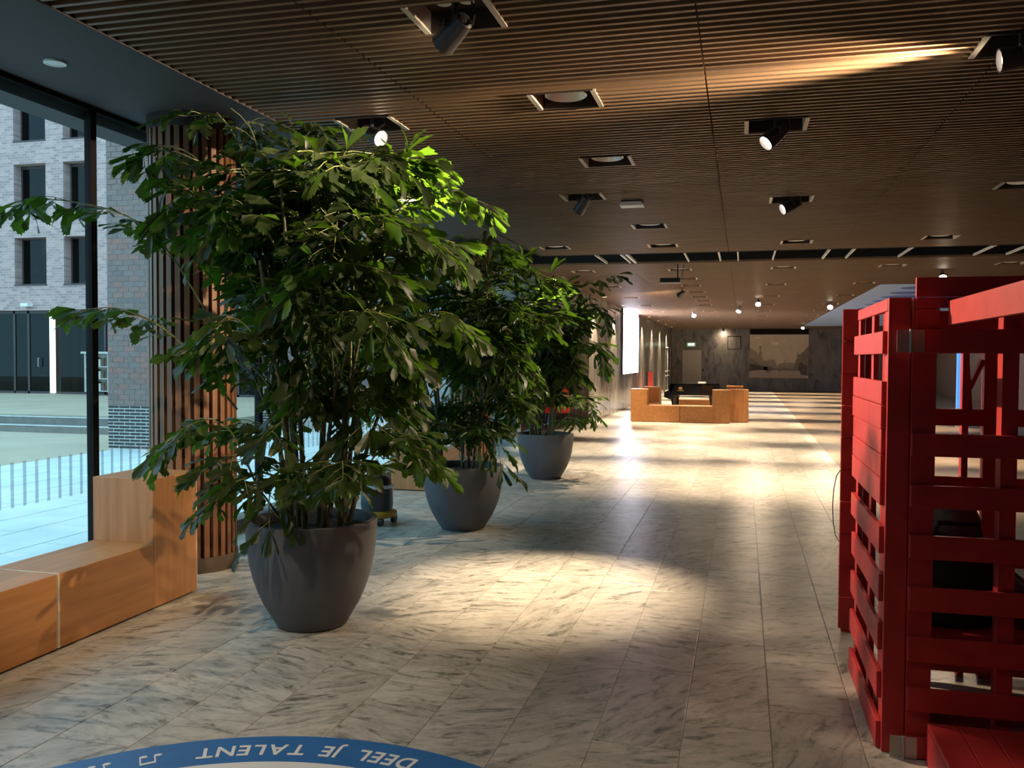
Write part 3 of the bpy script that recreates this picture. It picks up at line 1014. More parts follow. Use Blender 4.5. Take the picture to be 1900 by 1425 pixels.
for (u, v, tg, en, cone, lab), p in zip(SPOTS, spot_pos):
    lp, d = spotlight(p, tg, '', lab)
    spot_lamp('spot_beam', lp, tg, SPOT_W * en, cone, 1.0, WARM2)


def downlight(x, y, label, lit, group='square recessed downlights', small=False):
    t = thing('downlight', label, 'downlight', (x, y, ZC), 0, group)
    if small:
        for s in (-1, 1):
            link('side_strip', ds_me, t, (s * HX, 0, 0))
        link('recess_box', dr_me, t)
    else:
        recess(t)
    link('reflector_bowl', bowl_me, t)
    link('lens', lens_lit if lit else lens_off, t)
    return t


ds_me = BX(-0.014, 0.014, -HY, HY, -0.004, 0.10).mesh('side_strip', M['lightstrip'])
dr_me = MB().box(-HX, HX, -HY, HY, 0.10, 0.12).mesh('recess_box', M['colcore'])
bowl_me = MB().lathe([(0.128, 0.03), (0.12, 0.025), (0.105, 0.05), (0.07, 0.095)], 28).mesh('reflector_bowl', M['reflector'], True)
lens_lit = MB().lathe([(0.001, 0.085), (0.075, 0.085)], 20, None, True).mesh('lens', M['lenslow'])
lens_off = MB().lathe([(0.001, 0.085), (0.075, 0.085)], 20, None, True).mesh('lens', M['reflector'])
DL = ['large unlit downlight showing its silver bowl, nearest of its row', 'second unlit square downlight behind the large silver one',
      'empty square recess behind the emergency light box', 'square downlight left above the farthest palm, before the ceiling slot',
      'square downlight before the ceiling slot, second from the left', 'square downlight before the ceiling slot, above the piano side',
      'square downlight before the ceiling slot, above the red pallets', 'square downlight cut by the right picture edge']
for i, p in enumerate(down_pos):
    downlight(p.x, p.y, DL[i], i >= 3)
    if i == 1:
        spot_lamp('downlight_beam', (p.x, p.y, ZC - 0.012), (-1.35, 6.18, 0), 1450.0, 46, 1.0, WARM2, 0.08)  # tilted beam added under an unlit downlight to make the floor pool
    if i >= 3 and i != 7:
        spot_lamp('downlight_beam', (p.x, p.y, ZC - 0.01), (p.x, p.y, 0), DOWN_W * 0.7, 80, 0.7, WARM2)
for i, (x, y) in enumerate(DOWN_HERE):
    downlight(x, y, ['square downlight above the blue floor sticker, outside the top of the picture', 'square downlight above the low bench, outside the top of the picture'][i], True, 'downlights over the near floor', True)
    spot_lamp('downlight_beam', (x, y, ZC - 0.01), (x, y, 0), 130.0, 105, 0.9, (1.0, 0.78, 0.54), 0.08)
ORD = ('first', 'second', 'third', 'fourth', 'fifth', 'sixth', 'seventh', 'eighth', 'ninth', 'tenth', 'eleventh', 'twelfth', 'thirteenth')
rows_y = sorted({y for _, y in DOWN_FAR})
for x, y in DOWN_FAR:
    nth = sorted(p for p, q in DOWN_FAR if q == y).index(x) + 1
    downlight(x, y, 'far recessed downlight, %s row beyond the ceiling slot, %s from the left' % (ORD[rows_y.index(y)], ORD[nth - 1]), True, 'downlights in the far ceiling', True)
    spot_lamp('downlight_beam', (x, y, ZC - 0.01), (x, y, 0), DOWN_W, 52, 0.7, WARM2)
for k, y in enumerate((22.4, 26.0, 33.5, 37.2, 40.8, 44.4)):
    t = thing('downlight', 'small round wall washer by the marble wall, %s from the near end' % ORD[k], 'downlight', (-3.42, y, ZC), 0, 'wall washers along the marble wall')
    MB().lathe([(0.05, -0.012), (0.062, -0.012), (0.062, 0.0)], 16, None, True).build('trim_ring', M['white'], t)
    link('lens', lens_lit, t, (0, 0, -0.1)).scale = (0.5, 0.5, 1)
    spot_lamp('wash_beam', (-3.42, y, ZC - 0.03), (-3.6, y, 0), WASH_W, 70, 0.5, WARM2)

FAR = [(1287, 583, (-0.9, 27, 0.8), 'glaring far spotlight on the ceiling right of the white screen'),
       (1407, 560, (0.2, 20, 0.6), 'glaring far spotlight on the ceiling nearest the red pallets'),
       (1372, 573, (-1.0, 25, 0.5), 'white far spotlight between the two glaring ones'),
       (1490, 608, (2.2, 40, 1.0), 'white lamp on the ceiling above the sepia photo'),
       (1541, 566, (1.6, 22, 0.8), 'white far spotlight next to the blue ceiling panel'),
       (1749, 507, (2.9, 13, 0.8), 'ceiling spotlight above the top edge of the red pallets'),
       (1265, 542, (-3.6, 24, 1.5), 'dark spotlight below the far ceiling pointing at the marble wall')]
for u, v, tg, lab in FAR:
    p = on_z(u, v - 6, ZC)
    t = thing('ceiling_spotlight', lab, 'spotlight', (p.x, p.y, ZC), 0, 'far ceiling spotlights')
    d = (Vector(tg) - p).normalized()
    q = d.to_track_quat('Z', 'Y').to_matrix().to_4x4()
    q.translation = Vector((0, 0, -0.10))
    MB().tube([(0, 0, 0.03), (0, 0, -0.08)], 0.014, 8).build('stem', M['lamphead'], t)
    MB().lathe([(0.03, -0.09), (0.07, 0.08), (0.075, 0.1)], 18, q, True).build('head', M['white'] if 'white' in lab else M['lamphead'], t, smooth=True)
    MB().lathe([(0.001, 0.09), (0.065, 0.09)], 18, q, True).build('lens', M['lens'], t)
    spot_lamp('spot_beam', p + Vector((0, 0, -0.1)) + d * 0.12, tg, FARSPOT_W, 75, 0.8, WARM2)
# the glow on the dark far wall
gl = on_z(1335, 606, ZC)
t = thing('ceiling_spotlight', 'far spotlight making the round glow on the dark end wall', 'spotlight', (-1.0, YFAR - 0.55, ZC), 0, 'far ceiling spotlights')
MB().lathe([(0.05, -0.14), (0.05, 0.0)], 16, None, True, True).build('head', M['lamphead'], t)
spot_lamp('spot_beam', (-1.0, YFAR - 0.55, ZC - 0.2), (-1.0, YFAR, 2.62), 60, 120, 1.0, WARM2)

# emergency light box, projector, soffit downlight
eb = thing('emergency_light', 'white box emergency light hanging under the slatted ceiling', 'emergency light', (det.x, det.y, ZC))
BX(-0.10, 0.10, -0.09, 0.09, -0.012, 0.05).build('mounting_slot', M['black'], eb)
MB().prism([(-0.115, -0.05), (0.115, -0.05), (0.095, -0.012), (-0.095, -0.012)], 0.16, Matrix(((1, 0, 0, 0), (0, 0, 1, -0.08), (0, 1, 0, 0), (0, 0, 0, 1)))).build('lamp_box', M['white'], eb)
pj = thing('projector', 'small black device hanging on a thin rod below the ceiling slot', 'projector', (-1.06, 14.9, ZC))
MB().tube([(0, 0, 0.05), (0, 0, -0.23)], 0.012, 8).build('rod', M['black'], pj)
MB().tube([(0.11, 0, 0.05), (0.07, 0, -0.2)], 0.006, 6).build('cable', M['black'], pj)
BX(-0.28, 0.05, -0.14, 0.14, -0.31, -0.23).build('device_body', M['black'], pj, bevel=0.01)
sd = on_z(102, 115, ZS)
so = thing('soffit_downlight', 'small pale round downlight in the grey soffit above the glass', 'downlight', (sd.x, sd.y, ZS))
MB().lathe([(0.052, -0.012), (0.066, -0.012), (0.066, 0.0)], 24).build('trim_ring', M['white'], so)
MB().lathe([(0.001, -0.010), (0.053, -0.010)], 24, None, True).build('diffuser', M['white'], so)

# ------------------------------------------------------------------ floor sticker
fs = thing('floor_sticker', 'round blue and white floor sticker with white lettering at the bottom', 'sticker', (-1.53, 2.07, 0))
RO, RI = 1.406, 1.165
n = 120
MB().lathe([(RI, 0.0), (RO, 0.0), (RO, 0.002), (RI, 0.002), (RI, 0)], n).build('blue_ring', M['blue'], fs)
MB().lathe([(0.001, 0.002), (RI, 0.002), (RI, 0.0)], n).build('white_centre', M['printwhite'], fs)


def glyph_mesh(ch):
    cu = bpy.data.curves.new('letter', 'FONT')
    cu.body = ch
    cu.size = 0.135
    cu.align_x = 'CENTER'
    cu.extrude = 0.0006
    cu.offset = 0.0026
    ob = bpy.data.objects.new('letter', cu)
    COL.objects.link(ob)
    dg = bpy.context.evaluated_depsgraph_get()
    me = bpy.data.meshes.new_from_object(ob.evaluated_get(dg))
    xs = [v_.co.x for v_ in me.vertices] or [0, 0.06]
    w_ = max(xs) - min(xs)
    c_ = (max(xs) + min(xs)) / 2
    for v_ in me.vertices:
        v_.co.x -= c_
    me.materials.clear()
    me.materials.append(M['printwhite'])
    bpy.data.objects.remove(ob)
    bpy.data.curves.remove(cu)
    return me, w_


txt = 'DEEL JE TALENT'
glyphs, total, GAP = [], 0, 0.021
for ch in txt:
    if ch == ' ':
        glyphs.append((None, 0.050))
    else:
        glyphs.append(glyph_mesh(ch))
RB = 1.317                    # baseline lies towards the rim, letter tops towards the centre
tot = sum(w_ + GAP for _, w_ in glyphs) / RB


def ang_of(u, v):
    p = on_z(u, v)
    return math.atan2(p.y - 2.07, p.x + 1.53)


a_start, a_end = ang_of(773, 1418), ang_of(362, 1398)
sc = (a_end - a_start) / tot
a = a_start
for me, w_ in glyphs:
    a += (w_ + GAP) / 2 / RB * sc
    if me is not None:
        o = link('letter', me, fs, (RB * math.cos(a), RB * math.sin(a), 0.0028))
        o.rotation_euler = (0, 0, a + PI / 2)
        o.scale = (min(1.25, max(0.8, sc)), 0.98, 1)
    a += (w_ + GAP) / 2 / RB * sc


def note_mesh():
    b = MB()
    for cx in (-0.028, 0.028):
        b.prism([(cx - 0.012 + 0.016 * math.cos(k * PI / 6), 0.012 + 0.011 * math.sin(k * PI / 6)) for k in range(12)], 0.001)
        b.box(cx - 0.002, cx + 0.004, 0.012, 0.078, 0, 0.001)
    b.prism([(-0.030, 0.066), (0.032, 0.074), (0.032, 0.090), (-0.030, 0.082)], 0.001)
    return b.mesh('music_note', M['printwhite'])


nm = note_mesh()
for u, v in ((274, 1406), (178, 1424), (100, 1440)):
    a = ang_of(u, v)
    o = link('music_note', nm, fs, (1.325 * math.cos(a), 1.325 * math.sin(a), 0.0025))
    o.rotation_euler = (0, 0, a + PI / 2)

# ------------------------------------------------------------------ cleaning machine behind the first pot
vc = on_z(688, 976)
vt = thing('vacuum_cleaner', 'dark drum vacuum cleaner with yellow base behind the nearest pot', 'vacuum cleaner', (vc.x, vc.y + 0.15, 0))
MB().lathe([(0.15, 0.12), (0.16, 0.2), (0.155, 0.34), (0.15, 0.36)], 24, None, True, True).build('drum', M['drum'], vt, smooth=True)
MB().lathe([(0.15, 0.355), (0.165, 0.36), (0.165, 0.385), (0.15, 0.39)], 24).build('rim', M['rimblue'], vt, smooth=True)
MB().lathe([(0.15, 0.385), (0.14, 0.43), (0.09, 0.47), (0.03, 0.485)], 24, None, False, True).build('motor_head', M['black'], vt, smooth=True)
MB().tube([(0.0, -0.09, 0.47), (0, -0.06, 0.54), (0, 0.06, 0.54), (0, 0.09, 0.47)], 0.014, 8).build('carry_handle', M['rimblue'], vt)
MB().lathe([(0.17, 0.07), (0.20, 0.08), (0.20, 0.12), (0.15, 0.14)], 24, None, True, True).build('base', M['yellow'], vt, smooth=True)
for k in range(4):
    a = k * PI / 2 + 0.6
    MB().lathe([(0.045, -0.02), (0.045, 0.02)], 14, Matrix.Translation((0.17 * math.cos(a), 0.17 * math.sin(a), 0.045)) @ Matrix.Rotation(PI / 2, 4, 'Y'), True, True).build('wheel', M['black'], vt)
MB().tube([(-0.12, -0.05, 0.35), (-0.24, -0.03, 0.42), (-0.27, 0.0, 0.3), (-0.29, 0.0, 0.12)], 0.022, 10).build('hose', M['yellow'], vt, smooth=True)
MB().tube([(-0.24, 0.05, 0.62), (-0.28, 0.02, 0.10), (-0.20, 0.0, 0.08)], 0.016, 8).build('wand', M['yellow'], vt)

# ------------------------------------------------------------------ red pallet panels
RED = M['red']


def planks(parent, lst, name='plank'):
    for b in lst:
        BX(*b).build(name, RED, parent, bevel=0.003)


pa = thing('pallet_partition', 'narrow red panel of stacked short planks at the far left of the booth', 'partition', (0.575, 5.62, 0), 0, 'red pallet panels')
zz = [1.947 - 0.192 * k for k in range(11)]
for k in range(10):
    z1, z0 = zz[k], max(0.012, zz[k + 1] + 0.002)
    j = 0.003 * ((k * 7) % 3 - 1)
    BX(0, 0.20, j, 0.022 + j, z0, z1).build('plank', RED, pa, bevel=0.003)
MB().box(0.02, 0.11, 0.025, 0.07, 0.0, 1.9).build('post', RED, pa)

pb = thing('pallet_partition', 'red slatted panel seen at a sharp angle facing the pale floor', 'partition', (0.585, 3.95, 0), 0, 'red pallet panels')
LY = 1.02
zb = [(0.005, 0.118), (0.215, 0.329), (0.42, 0.535), (0.625, 0.741), (0.832, 0.947), (1.035, 1.147), (1.150, 1.248), (1.251, 1.352), (1.355, 1.456), (1.459, 1.557), (1.672, 1.768)]
for k, (z0, z1) in enumerate(zb):
    j = 0.004 * ((k * 5) % 4)
    BX(-0.022 + j * 0.3, 0.0, 0.03 + j, LY - j, z0, z1).build('plank', RED, pb, bevel=0.003)
for y0 in (0.045, 0.44, LY - 0.09):
    BX(0.001, 0.023, y0, y0 + 0.075, 0.0, 1.85).build('upright', RED, pb)
BX(-0.002, 0.0225, 0.04, LY, 1.852, 1.905).build('top_rail', RED, pb, bevel=0.003)
for y0 in (0.07, LY - 0.07):
    BX(0.03, 0.075, y0, y0 + 0.05, 0.0, 1.88).build('inner_post', RED, pb)
BX(-0.002, 0.085, 0.0, 0.028, 0.0, 1.905).build('end_board', RED, pb, bevel=0.003)

pc = thing('pallet_partition', 'red pallet panel facing the camera with an open window at eye height', 'partition', (0.673, 3.93, 0), 0, 'red pallet panels')
zcs = [(0.004, 0.093), (0.20, 0.296), (0.405, 0.507), (0.617, 0.715), (0.832, 0.929), (1.042, 1.135), (1.254, 1.347), (1.675, 1.772)]
LX = 1.25
for k, (z0, z1) in enumerate(zcs):
    BX(0.0, LX, -0.022, 0.0, z0, z1).build('plank', RED, pc, bevel=0.003)
for x0, w_ in ((0.0, 0.092), (0.335, 0.06), (0.70, 0.09), (1.16, 0.09)):
    BX(x0, x0 + w_, 0.001, 0.075, 0.0, 1.90).build('post', RED, pc)
BX(0.01, LX, 0.0, 0.022, 1.905, 1.985).build('top_board', RED, pc, bevel=0.003)
BX(0.01, LX, -0.004, 0.018, 1.86, 1.903).build('top_board', RED, pc, bevel=0.003)
BX(0.012, 0.10, -0.003, 0.02, 1.775, 1.858).build('top_block', RED, pc, bevel=0.003)
for zc_ in (1.725, 0.048):
    for s in (-1, 1):
        BX(-0.012 + s * 0.028 - 0.024, -0.012 + s * 0.028 + 0.024, -0.026, -0.023, zc_ - 0.045, zc_ + 0.045).build('hinge_plate', M['steel'], pc)
    MB().tube([(-0.012, -0.03, zc_ - 0.048), (-0.012, -0.03, zc_ + 0.048)], 0.006, 8).build('hinge_pin', M['steel'], pc)
MB().prism([(0, 1.79), (0.0, 1.885), (-1.5, 1.885), (-1.5, 1.79)], 0.03, Matrix(((0, 0, 1, 0.125), (1, 0, 0, -0.03), (0, 1, 0, 0), (0, 0, 0, 1)))).build('canopy_beam', RED, pc)

pe = thing('pallet_partition', 'red inner pallet panel behind the window of the front one', 'partition', (0.72, 4.98, 0), 0, 'red pallet panels')
for z0, z1 in ((0.03, 0.15), (0.155, 0.28), (0.285, 0.41), (0.415, 0.54), (0.545, 0.66), (0.955, 1.045), (1.31, 1.395), (1.78, 1.90)):
    BX(0.0, 1.2, 0, 0.022, z0, z1).build('plank', RED, pe)
for x0, w_ in ((0.0, 0.05), (0.379, 0.03), (0.48, 0.087), (0.75, 0.09), (1.1, 0.09)):
    BX(x0, x0 + w_, 0.023, 0.08, 0.0, 1.90).build('post', RED, pe)
MB().bar((0.413, 0.05, 1.498), (0.476, 0.05, 1.648), 0.02, 0.05, Vector((0, 1, 0))).build('brace', RED, pe)
MB().bar((0.399, 0.05, 1.684), (0.427, 0.05, 1.310), 0.02, 0.02, Vector((0, 1, 0))).build('thin_strut', RED, pe)

sb = thing('pallet_bench', 'red plank seat at the lower right in front of the slatted panel', 'bench', (0.745, 2.55, 0), 0)
for k in range(6):
    xa = 0.0 + k * 0.115
    BX(xa, xa + 0.112, 0.0, 1.33 - 0.0, 0.145, 0.17).build('plank', RED, sb, bevel=0.003)
MB().box(0.0, 0.022, 0.0, 1.33, 0.0, 0.144).box(0.3, 0.36, 0.0, 1.33, 0.0, 0.144).box(0.63, 0.69, 0.0, 1.33, 0.0, 0.144).build('bearer', RED, sb)

inb = thing('pallet_bench', 'dark red plank seat inside the booth holding the black bag', 'bench', (0.70, 4.20, 0), 0)
for k in range(4):
    BX(0, 1.15, 0.02 + 0.15 * k, 0.16 + 0.15 * k, 0.42, 0.445).build('plank', RED, inb)
MB().box(0.02, 0.1, 0.04, 0.6, 0, 0.42).box(1.05, 1.13, 0.04, 0.6, 0, 0.42).build('bearer', RED, inb)
bag = thing('bag', 'black bag with brown top resting inside the red booth', 'bag', (0.93, 4.42, 0.446))
MB().lathe([(0.17, 0), (0.2, 0.06), (0.19, 0.34), (0.12, 0.42), (0.05, 0.44)], 20, Matrix.Diagonal((1.05, 0.7, 1, 1)), True, True).build('bag_body', M['bag'], bag, smooth=True)
MB().lathe([(0.10, 0.40), (0.11, 0.47), (0.08, 0.54), (0.02, 0.56)], 16, Matrix.Translation((0.02, 0, 0)), True, True).build('brown_top', M['bagbrown'], bag, smooth=True)
MB().tube([(-0.1, -0.12, 0.4), (-0.08, -0.16, 0.48), (0.08, -0.16, 0.48), (0.1, -0.12, 0.4)], 0.012, 8).build('strap', M['bag'], bag)
cr = MB()
rr = random.Random(4)
nu, nv = 9, 7
cv = []
for j in range(nv):
    for i in range(nu):
        a, b = 2 * PI * i / nu, PI * j / (nv - 1)
        k = 0.75 + 0.5 * rr.random()
        cv.append((0.12 * k * math.sin(b) * math.cos(a), 0.06 * k * math.sin(b) * math.sin(a), 0.055 + 0.055 * math.cos(b) * k))
cr.add(cv, [(j * nu + i, j * nu + (i + 1) % nu, (j + 1) * nu + (i + 1) % nu, (j + 1) * nu + i) for j in range(nv - 1) for i in range(nu)])
box = thing('storage_box', 'black box with crumpled plastic on top inside the red booth', 'box', (1.30, 4.40, 0.446))
BX(-0.08, 0.25, -0.12, 0.14, 0, 0.21).build('box_body', M['black'], box, bevel=0.01)
BX(-0.085, 0.255, -0.125, 0.145, 0.21, 0.235).build('lid', M['black'], box)
tag(cr.build('plastic_wrap', M['cello'], loc=(1.34, 4.40, 0.697)), 'crumpled shiny clear plastic wrap behind the red slats', 'wrapping')
cbl = MB().tube([(0.58, 5.67, 0.98), (0.557, 5.67, 0.94), (0.543, 5.67, 0.86), (0.538, 5.67, 0.76), (0.543, 5.67, 0.66), (0.556, 5.67, 0.58), (0.58, 5.67, 0.54)], 0.003, 6)
tag(cbl.build('cable', M['black']), 'thin loop of dark cable hanging beside the narrow red panel', 'cable')

# ------------------------------------------------------------------ palms


def leaf_variant(k):
    r_ = random.Random(100 + k)
    wl_, wr_ = 0.20 + 0.12 * r_.random(), 0.20 + 0.14 * r_.random()
    tl, tr_ = 0.60 + 0.18 * r_.random(), 0.78 + 0.22 * r_.random()
    # outline: base, left side, jagged tip edge, right side
    pts = [(-0.02, 0.0), (-wl_ * 0.45, tl * 0.45), (-wl_, tl)]
    nteeth = 5
    edge = []
    for i in range(1, nteeth * 2):
        s = i / (nteeth * 2)
        x = -wl_ + (wl_ + wr_) * s
        y = tl + (tr_ - tl) * s + 0.16 * math.sin(PI * s)
        y += (0.055 if i % 2 == 0 else -0.035) * (0.7 + 0.6 * r_.random())
        edge.append((x, y))
    pts += edge + [(wr_, tr_), (wr_ * 0.5, tr_ * 0.45), (0.02, 0.0)]
    fold = 0.18 + 0.25 * r_.random()
    droop = 0.10 + 0.25 * r_.random()

    def z(x, y):
        return abs(x) * fold - droop * y * y + 0.03 * math.sin(9 * x + k)
    vs = [(x, y, z(x, y)) for x, y in pts]
    mid = [(0.0, 0.0, 0.0), (0.01, 0.35, z(0, 0.35)), (0.02, 0.65, z(0, 0.65))]
    n_ = len(vs)
    vs += mid
    a, b, c = n_, n_ + 1, n_ + 2
    last = n_ - 1
    fs = [(0, 1, b, a), (1, 2, c, b), (a, b, last - 1, last), (b, c, last - 2, last - 1)]
    for i in range(2, last - 2):
        fs.append((i, i + 1, c))
    return vs, fs


LV = [leaf_variant(k) for k in range(7)]
LM = []
for vs, fs_ in LV:
    me = MB().add(vs, fs_).mesh('leaflet', M['leaf1'], False)
    me.polygons.foreach_set('use_smooth', [True] * len(me.polygons))
    LM.append(me)
LVn = [np.array([(*p, 1.0) for p in vs]) for vs, _ in LV]


def catmull(pts, n):
    P = [Vector(p) for p in pts]
    P = [P[0] * 2 - P[1]] + P + [P[-1] * 2 - P[-2]]
    out = []
    segs = len(P) - 3
    for i in range(n + 1):
        t = i / n * segs
        k = min(int(t), segs - 1)
        t -= k
        a, b, c, d = P[k:k + 4]
        out.append(0.5 * ((2 * b) + (c - a) * t + (2 * a - 5 * b + 4 * c - d) * t * t + (3 * b - a - 3 * c + d) * t ** 3))
    return out


COLS = ((-4.17, 6.09), (-4.17, 13.4))


def allowed(p):
    if p.x < XG + 0.06: return False
    if p.z > ZC - 0.09: return False
    for cx, cy in COLS:
        if (p.x - cx) ** 2 + (p.y - cy) ** 2 < 0.36 ** 2: return False
    return True


def palm(label, base, potR, potH, fronds, nrand, crown, seed, lsc=1.0, ncane=14, inner=22):
    rr = random.Random(seed)
    t = thing('potted_palm', label, 'potted plant', base, 0, 'fishtail palms in grey pots')
    B = Vector(base)
    k = potR
    prof = [(0.0, 0.0), (0.50, 0.0), (0.535, 0.015), (0.635, 0.12), (0.73, 0.22), (0.81, 0.33), (0.885, 0.46), (0.945, 0.62), (0.98, 0.80), (1.0, 0.97), (0.995, 1.0), (0.91, 1.0), (0.90, 0.985), (0.885, 0.90)]
    MB().lathe([(a * k, z * potH) for a, z in prof], 56).build('pot', M['pot'], t, smooth=True)
    sv = MB()
    sv.lathe([(0.001, potH - 0.055), (k * 0.5, potH - 0.05), (k * 0.895, potH - 0.065)], 32, None, True)
    sv.build('soil', M['soil'], t)
    canes = []
    for i in range(ncane):
        a = rr.random() * 2 * PI
        r_ = k * 0.72 * math.sqrt(rr.random())
        hgt = crown['z0'] + (crown['z1'] - crown['z0']) * (0.25 + 0.6 * rr.random())
        lean = 0.25 + 0.55 * rr.random()
        b0 = Vector((r_ * math.cos(a), r_ * math.sin(a), potH - 0.08))
        top = Vector((b0.x + math.cos(a) * lean * (crown['r'] * 0.62), b0.y + math.sin(a) * lean * (crown['r'] * 0.62), hgt))
        mid = b0.lerp(top, 0.5) - Vector((math.cos(a), math.sin(a), 0)) * 0.06
        pts = catmull([b0, mid, top], 8)
        MB().tube(pts, [0.017 - 0.0011 * j for j in range(9)], 7).build('stem', M['stem'], t, smooth=True)
        canes.append(pts)
    leaves = []

    def frond(pts, nsec, ls, keyed):
        """pts in local coordinates from stem to tip"""
        C = catmull(pts, 14)
        for c_ in C:
            c_.z = min(c_.z, 3.12)
        mb = MB()
        mb.tube(C, [0.0075 - 0.00038 * j for j in range(15)], 5)
        mine = []
        for s in range(nsec):
            tt = 0.22 + 0.78 * (s + 0.5 * rr.random()) / nsec
            f_ = tt * 14
            i = min(13, int(f_))
            p = C[i].lerp(C[i + 1], f_ - i)
            tan = (C[i + 1] - C[i]).normalized()
            lat = tan.cross(Vector((0, 0, 1)))
            if lat.length < 0.2: lat = Vector((1, 0, 0))
            lat.normalize()
            side = 1 if s % 2 else -1
            d2 = (lat * side * (0.75 + 0.3 * rr.random()) + tan * (0.35 + 0.5 * rr.random()) + Vector((0, 0, -0.35 + 0.5 * rr.random()))).normalized()
            L2 = (0.30 - 0.16 * tt) * ls * (0.8 + 0.5 * rr.random())
            e = p + d2 * L2 + Vector((0, 0, -0.03))
            mb.tube([p, p.lerp(e, 0.5) + Vector((0, 0, 0.012)), e], [0.003, 0.0025, 0.0015], 3)
            nl = 5 if lsc == 1.0 else 6
            for j in range(nl):
                q_ = p.lerp(e, 0.25 + 0.75 * (j + 1) / nl)
                sd_ = 1 if j % 2 else -1
                per = d2.cross(Vector((0, 0, 1)))
                if per.length < 0.1: per = lat
                per.normalize()
                dl = d2 * 0.7 + per * sd_ * (0.65 if j < nl - 1 else 0.1) + Vector((0, 0, -0.45 * rr.random() - 0.05))
                dl.normalize()
                ln = (0.105 + 0.07 * rr.random()) * ls * lsc * (1.25 if j == nl - 1 else 1.0)
                mine.append((q_, dl, ln))
        tip = (C[-1] - C[-2]).normalized()
        for a_ in (-0.5, 0.0, 0.5):
            lt = tip.cross(Vector((0, 0, 1)))
            if lt.length < 0.1: lt = Vector((1, 0, 0))
            mine.append((C[-1], (tip + lt.normalized() * a_).normalized(), 0.19 * ls * lsc))
        fo = mb.build('frond', M['rachis'], t)
        for q_, dl, ln in mine:
            if not (allowed(B + q_) and allowed(B + q_ + dl * ln)): continue
            nrm = Vector((rr.uniform(-.8, .8), rr.uniform(-.8, .8), 0.9))
            xax = dl.cross(nrm).normalized()
            zax = xax.cross(dl)
            wsc = (0.55 + 0.5 * rr.random()) * (1.0 if lsc == 1.0 else 0.72)
            mt = Matrix((xax * ln * wsc, dl * ln, zax * ln)).transposed().to_4x4()
            mt.translation = q_
            leaves.append((0 if keyed else 1, (B + q_ - EYEV).length, mt, rr.randrange(len(LM)), fo))

    for fr in fronds:
        pts = [Vector(p) - B for p in fr[0]]
        frond(pts, int(fr[1] * 1.4), fr[2], True)
    for i in range(nrand):
        c = rr.choice(canes)
        j = rr.randrange(4, 9)
        s = c[j]
        a = rr.random() * 2 * PI
        reach = crown['r'] * (0.35 + 0.65 * rr.random())
        z1 = crown['z0'] + (crown['z1'] - crown['z0']) * rr.random() ** 0.75
        # narrow towards the bottom of the crown
        fr_ = (z1 - crown['z0']) / (crown['z1'] - crown['z0'])
        reach *= 0.55 + 0.6 * math.sin(PI * min(1, 0.15 + fr_ * 0.75))
        e = Vector((crown['cx'] - B.x + math.cos(a) * reach, crown['cy'] - B.y + math.sin(a) * reach * 0.8, z1))
        if (B + e).x < XG + 0.2: continue
        mdl = s.lerp(e, 0.55) + Vector((0, 0, 0.12 + 0.2 * rr.random()))
        mdl.z = min(mdl.z, 3.05)
        frond([s, mdl, e], 13, 1.0, False)
    for i in range(inner):
        c = rr.choice(canes)
        s = c[rr.randrange(1, 6)]
        a = rr.random() * 2 * PI
        l_ = 0.25 + 0.35 * rr.random()
        e = s + Vector((math.cos(a) * l_, math.sin(a) * l_, 0.05 + 0.25 * rr.random()))
        frond([s, s.lerp(e, 0.5) + Vector((0, 0, 0.1)), e], 8, 0.8, False)
    leaves.sort(key=lambda l: (l[0], l[1]))
    V, F = [], []
    n0 = 0
    for i, (ky, _, mt, kk, fo) in enumerate(leaves):
        if i < 300:
            o = bpy.data.objects.new('leaflet', LM[kk])
            o.parent = fo
            o.matrix_local = mt
            COL.objects.link(o)
        else:
            V.append((LVn[kk] @ np.array(mt).T)[:, :3])
            F += [tuple(n0 + q_ for q_ in f_) for f_ in LV[kk][1]]
            n0 += len(LVn[kk])
    if V:
        me = bpy.data.meshes.new('foliage')
        me.from_pydata(np.concatenate(V).tolist(), [], F)
        me.materials.append(M['leaf1'])
        me.polygons.foreach_set('use_smooth', [True] * len(me.polygons))
        tag(link('foliage', me, t), kind='stuff')
    return t


def F(path, Y, nsec=10, ls=1.0):
    """frond through picture points, each at its own distance Y"""
    ysq = Y if hasattr(Y, '__len__') else [Y] * len(path)
    return ([on_y(u, v, y_) for (u, v), y_ in zip(path, ysq)], nsec, ls)


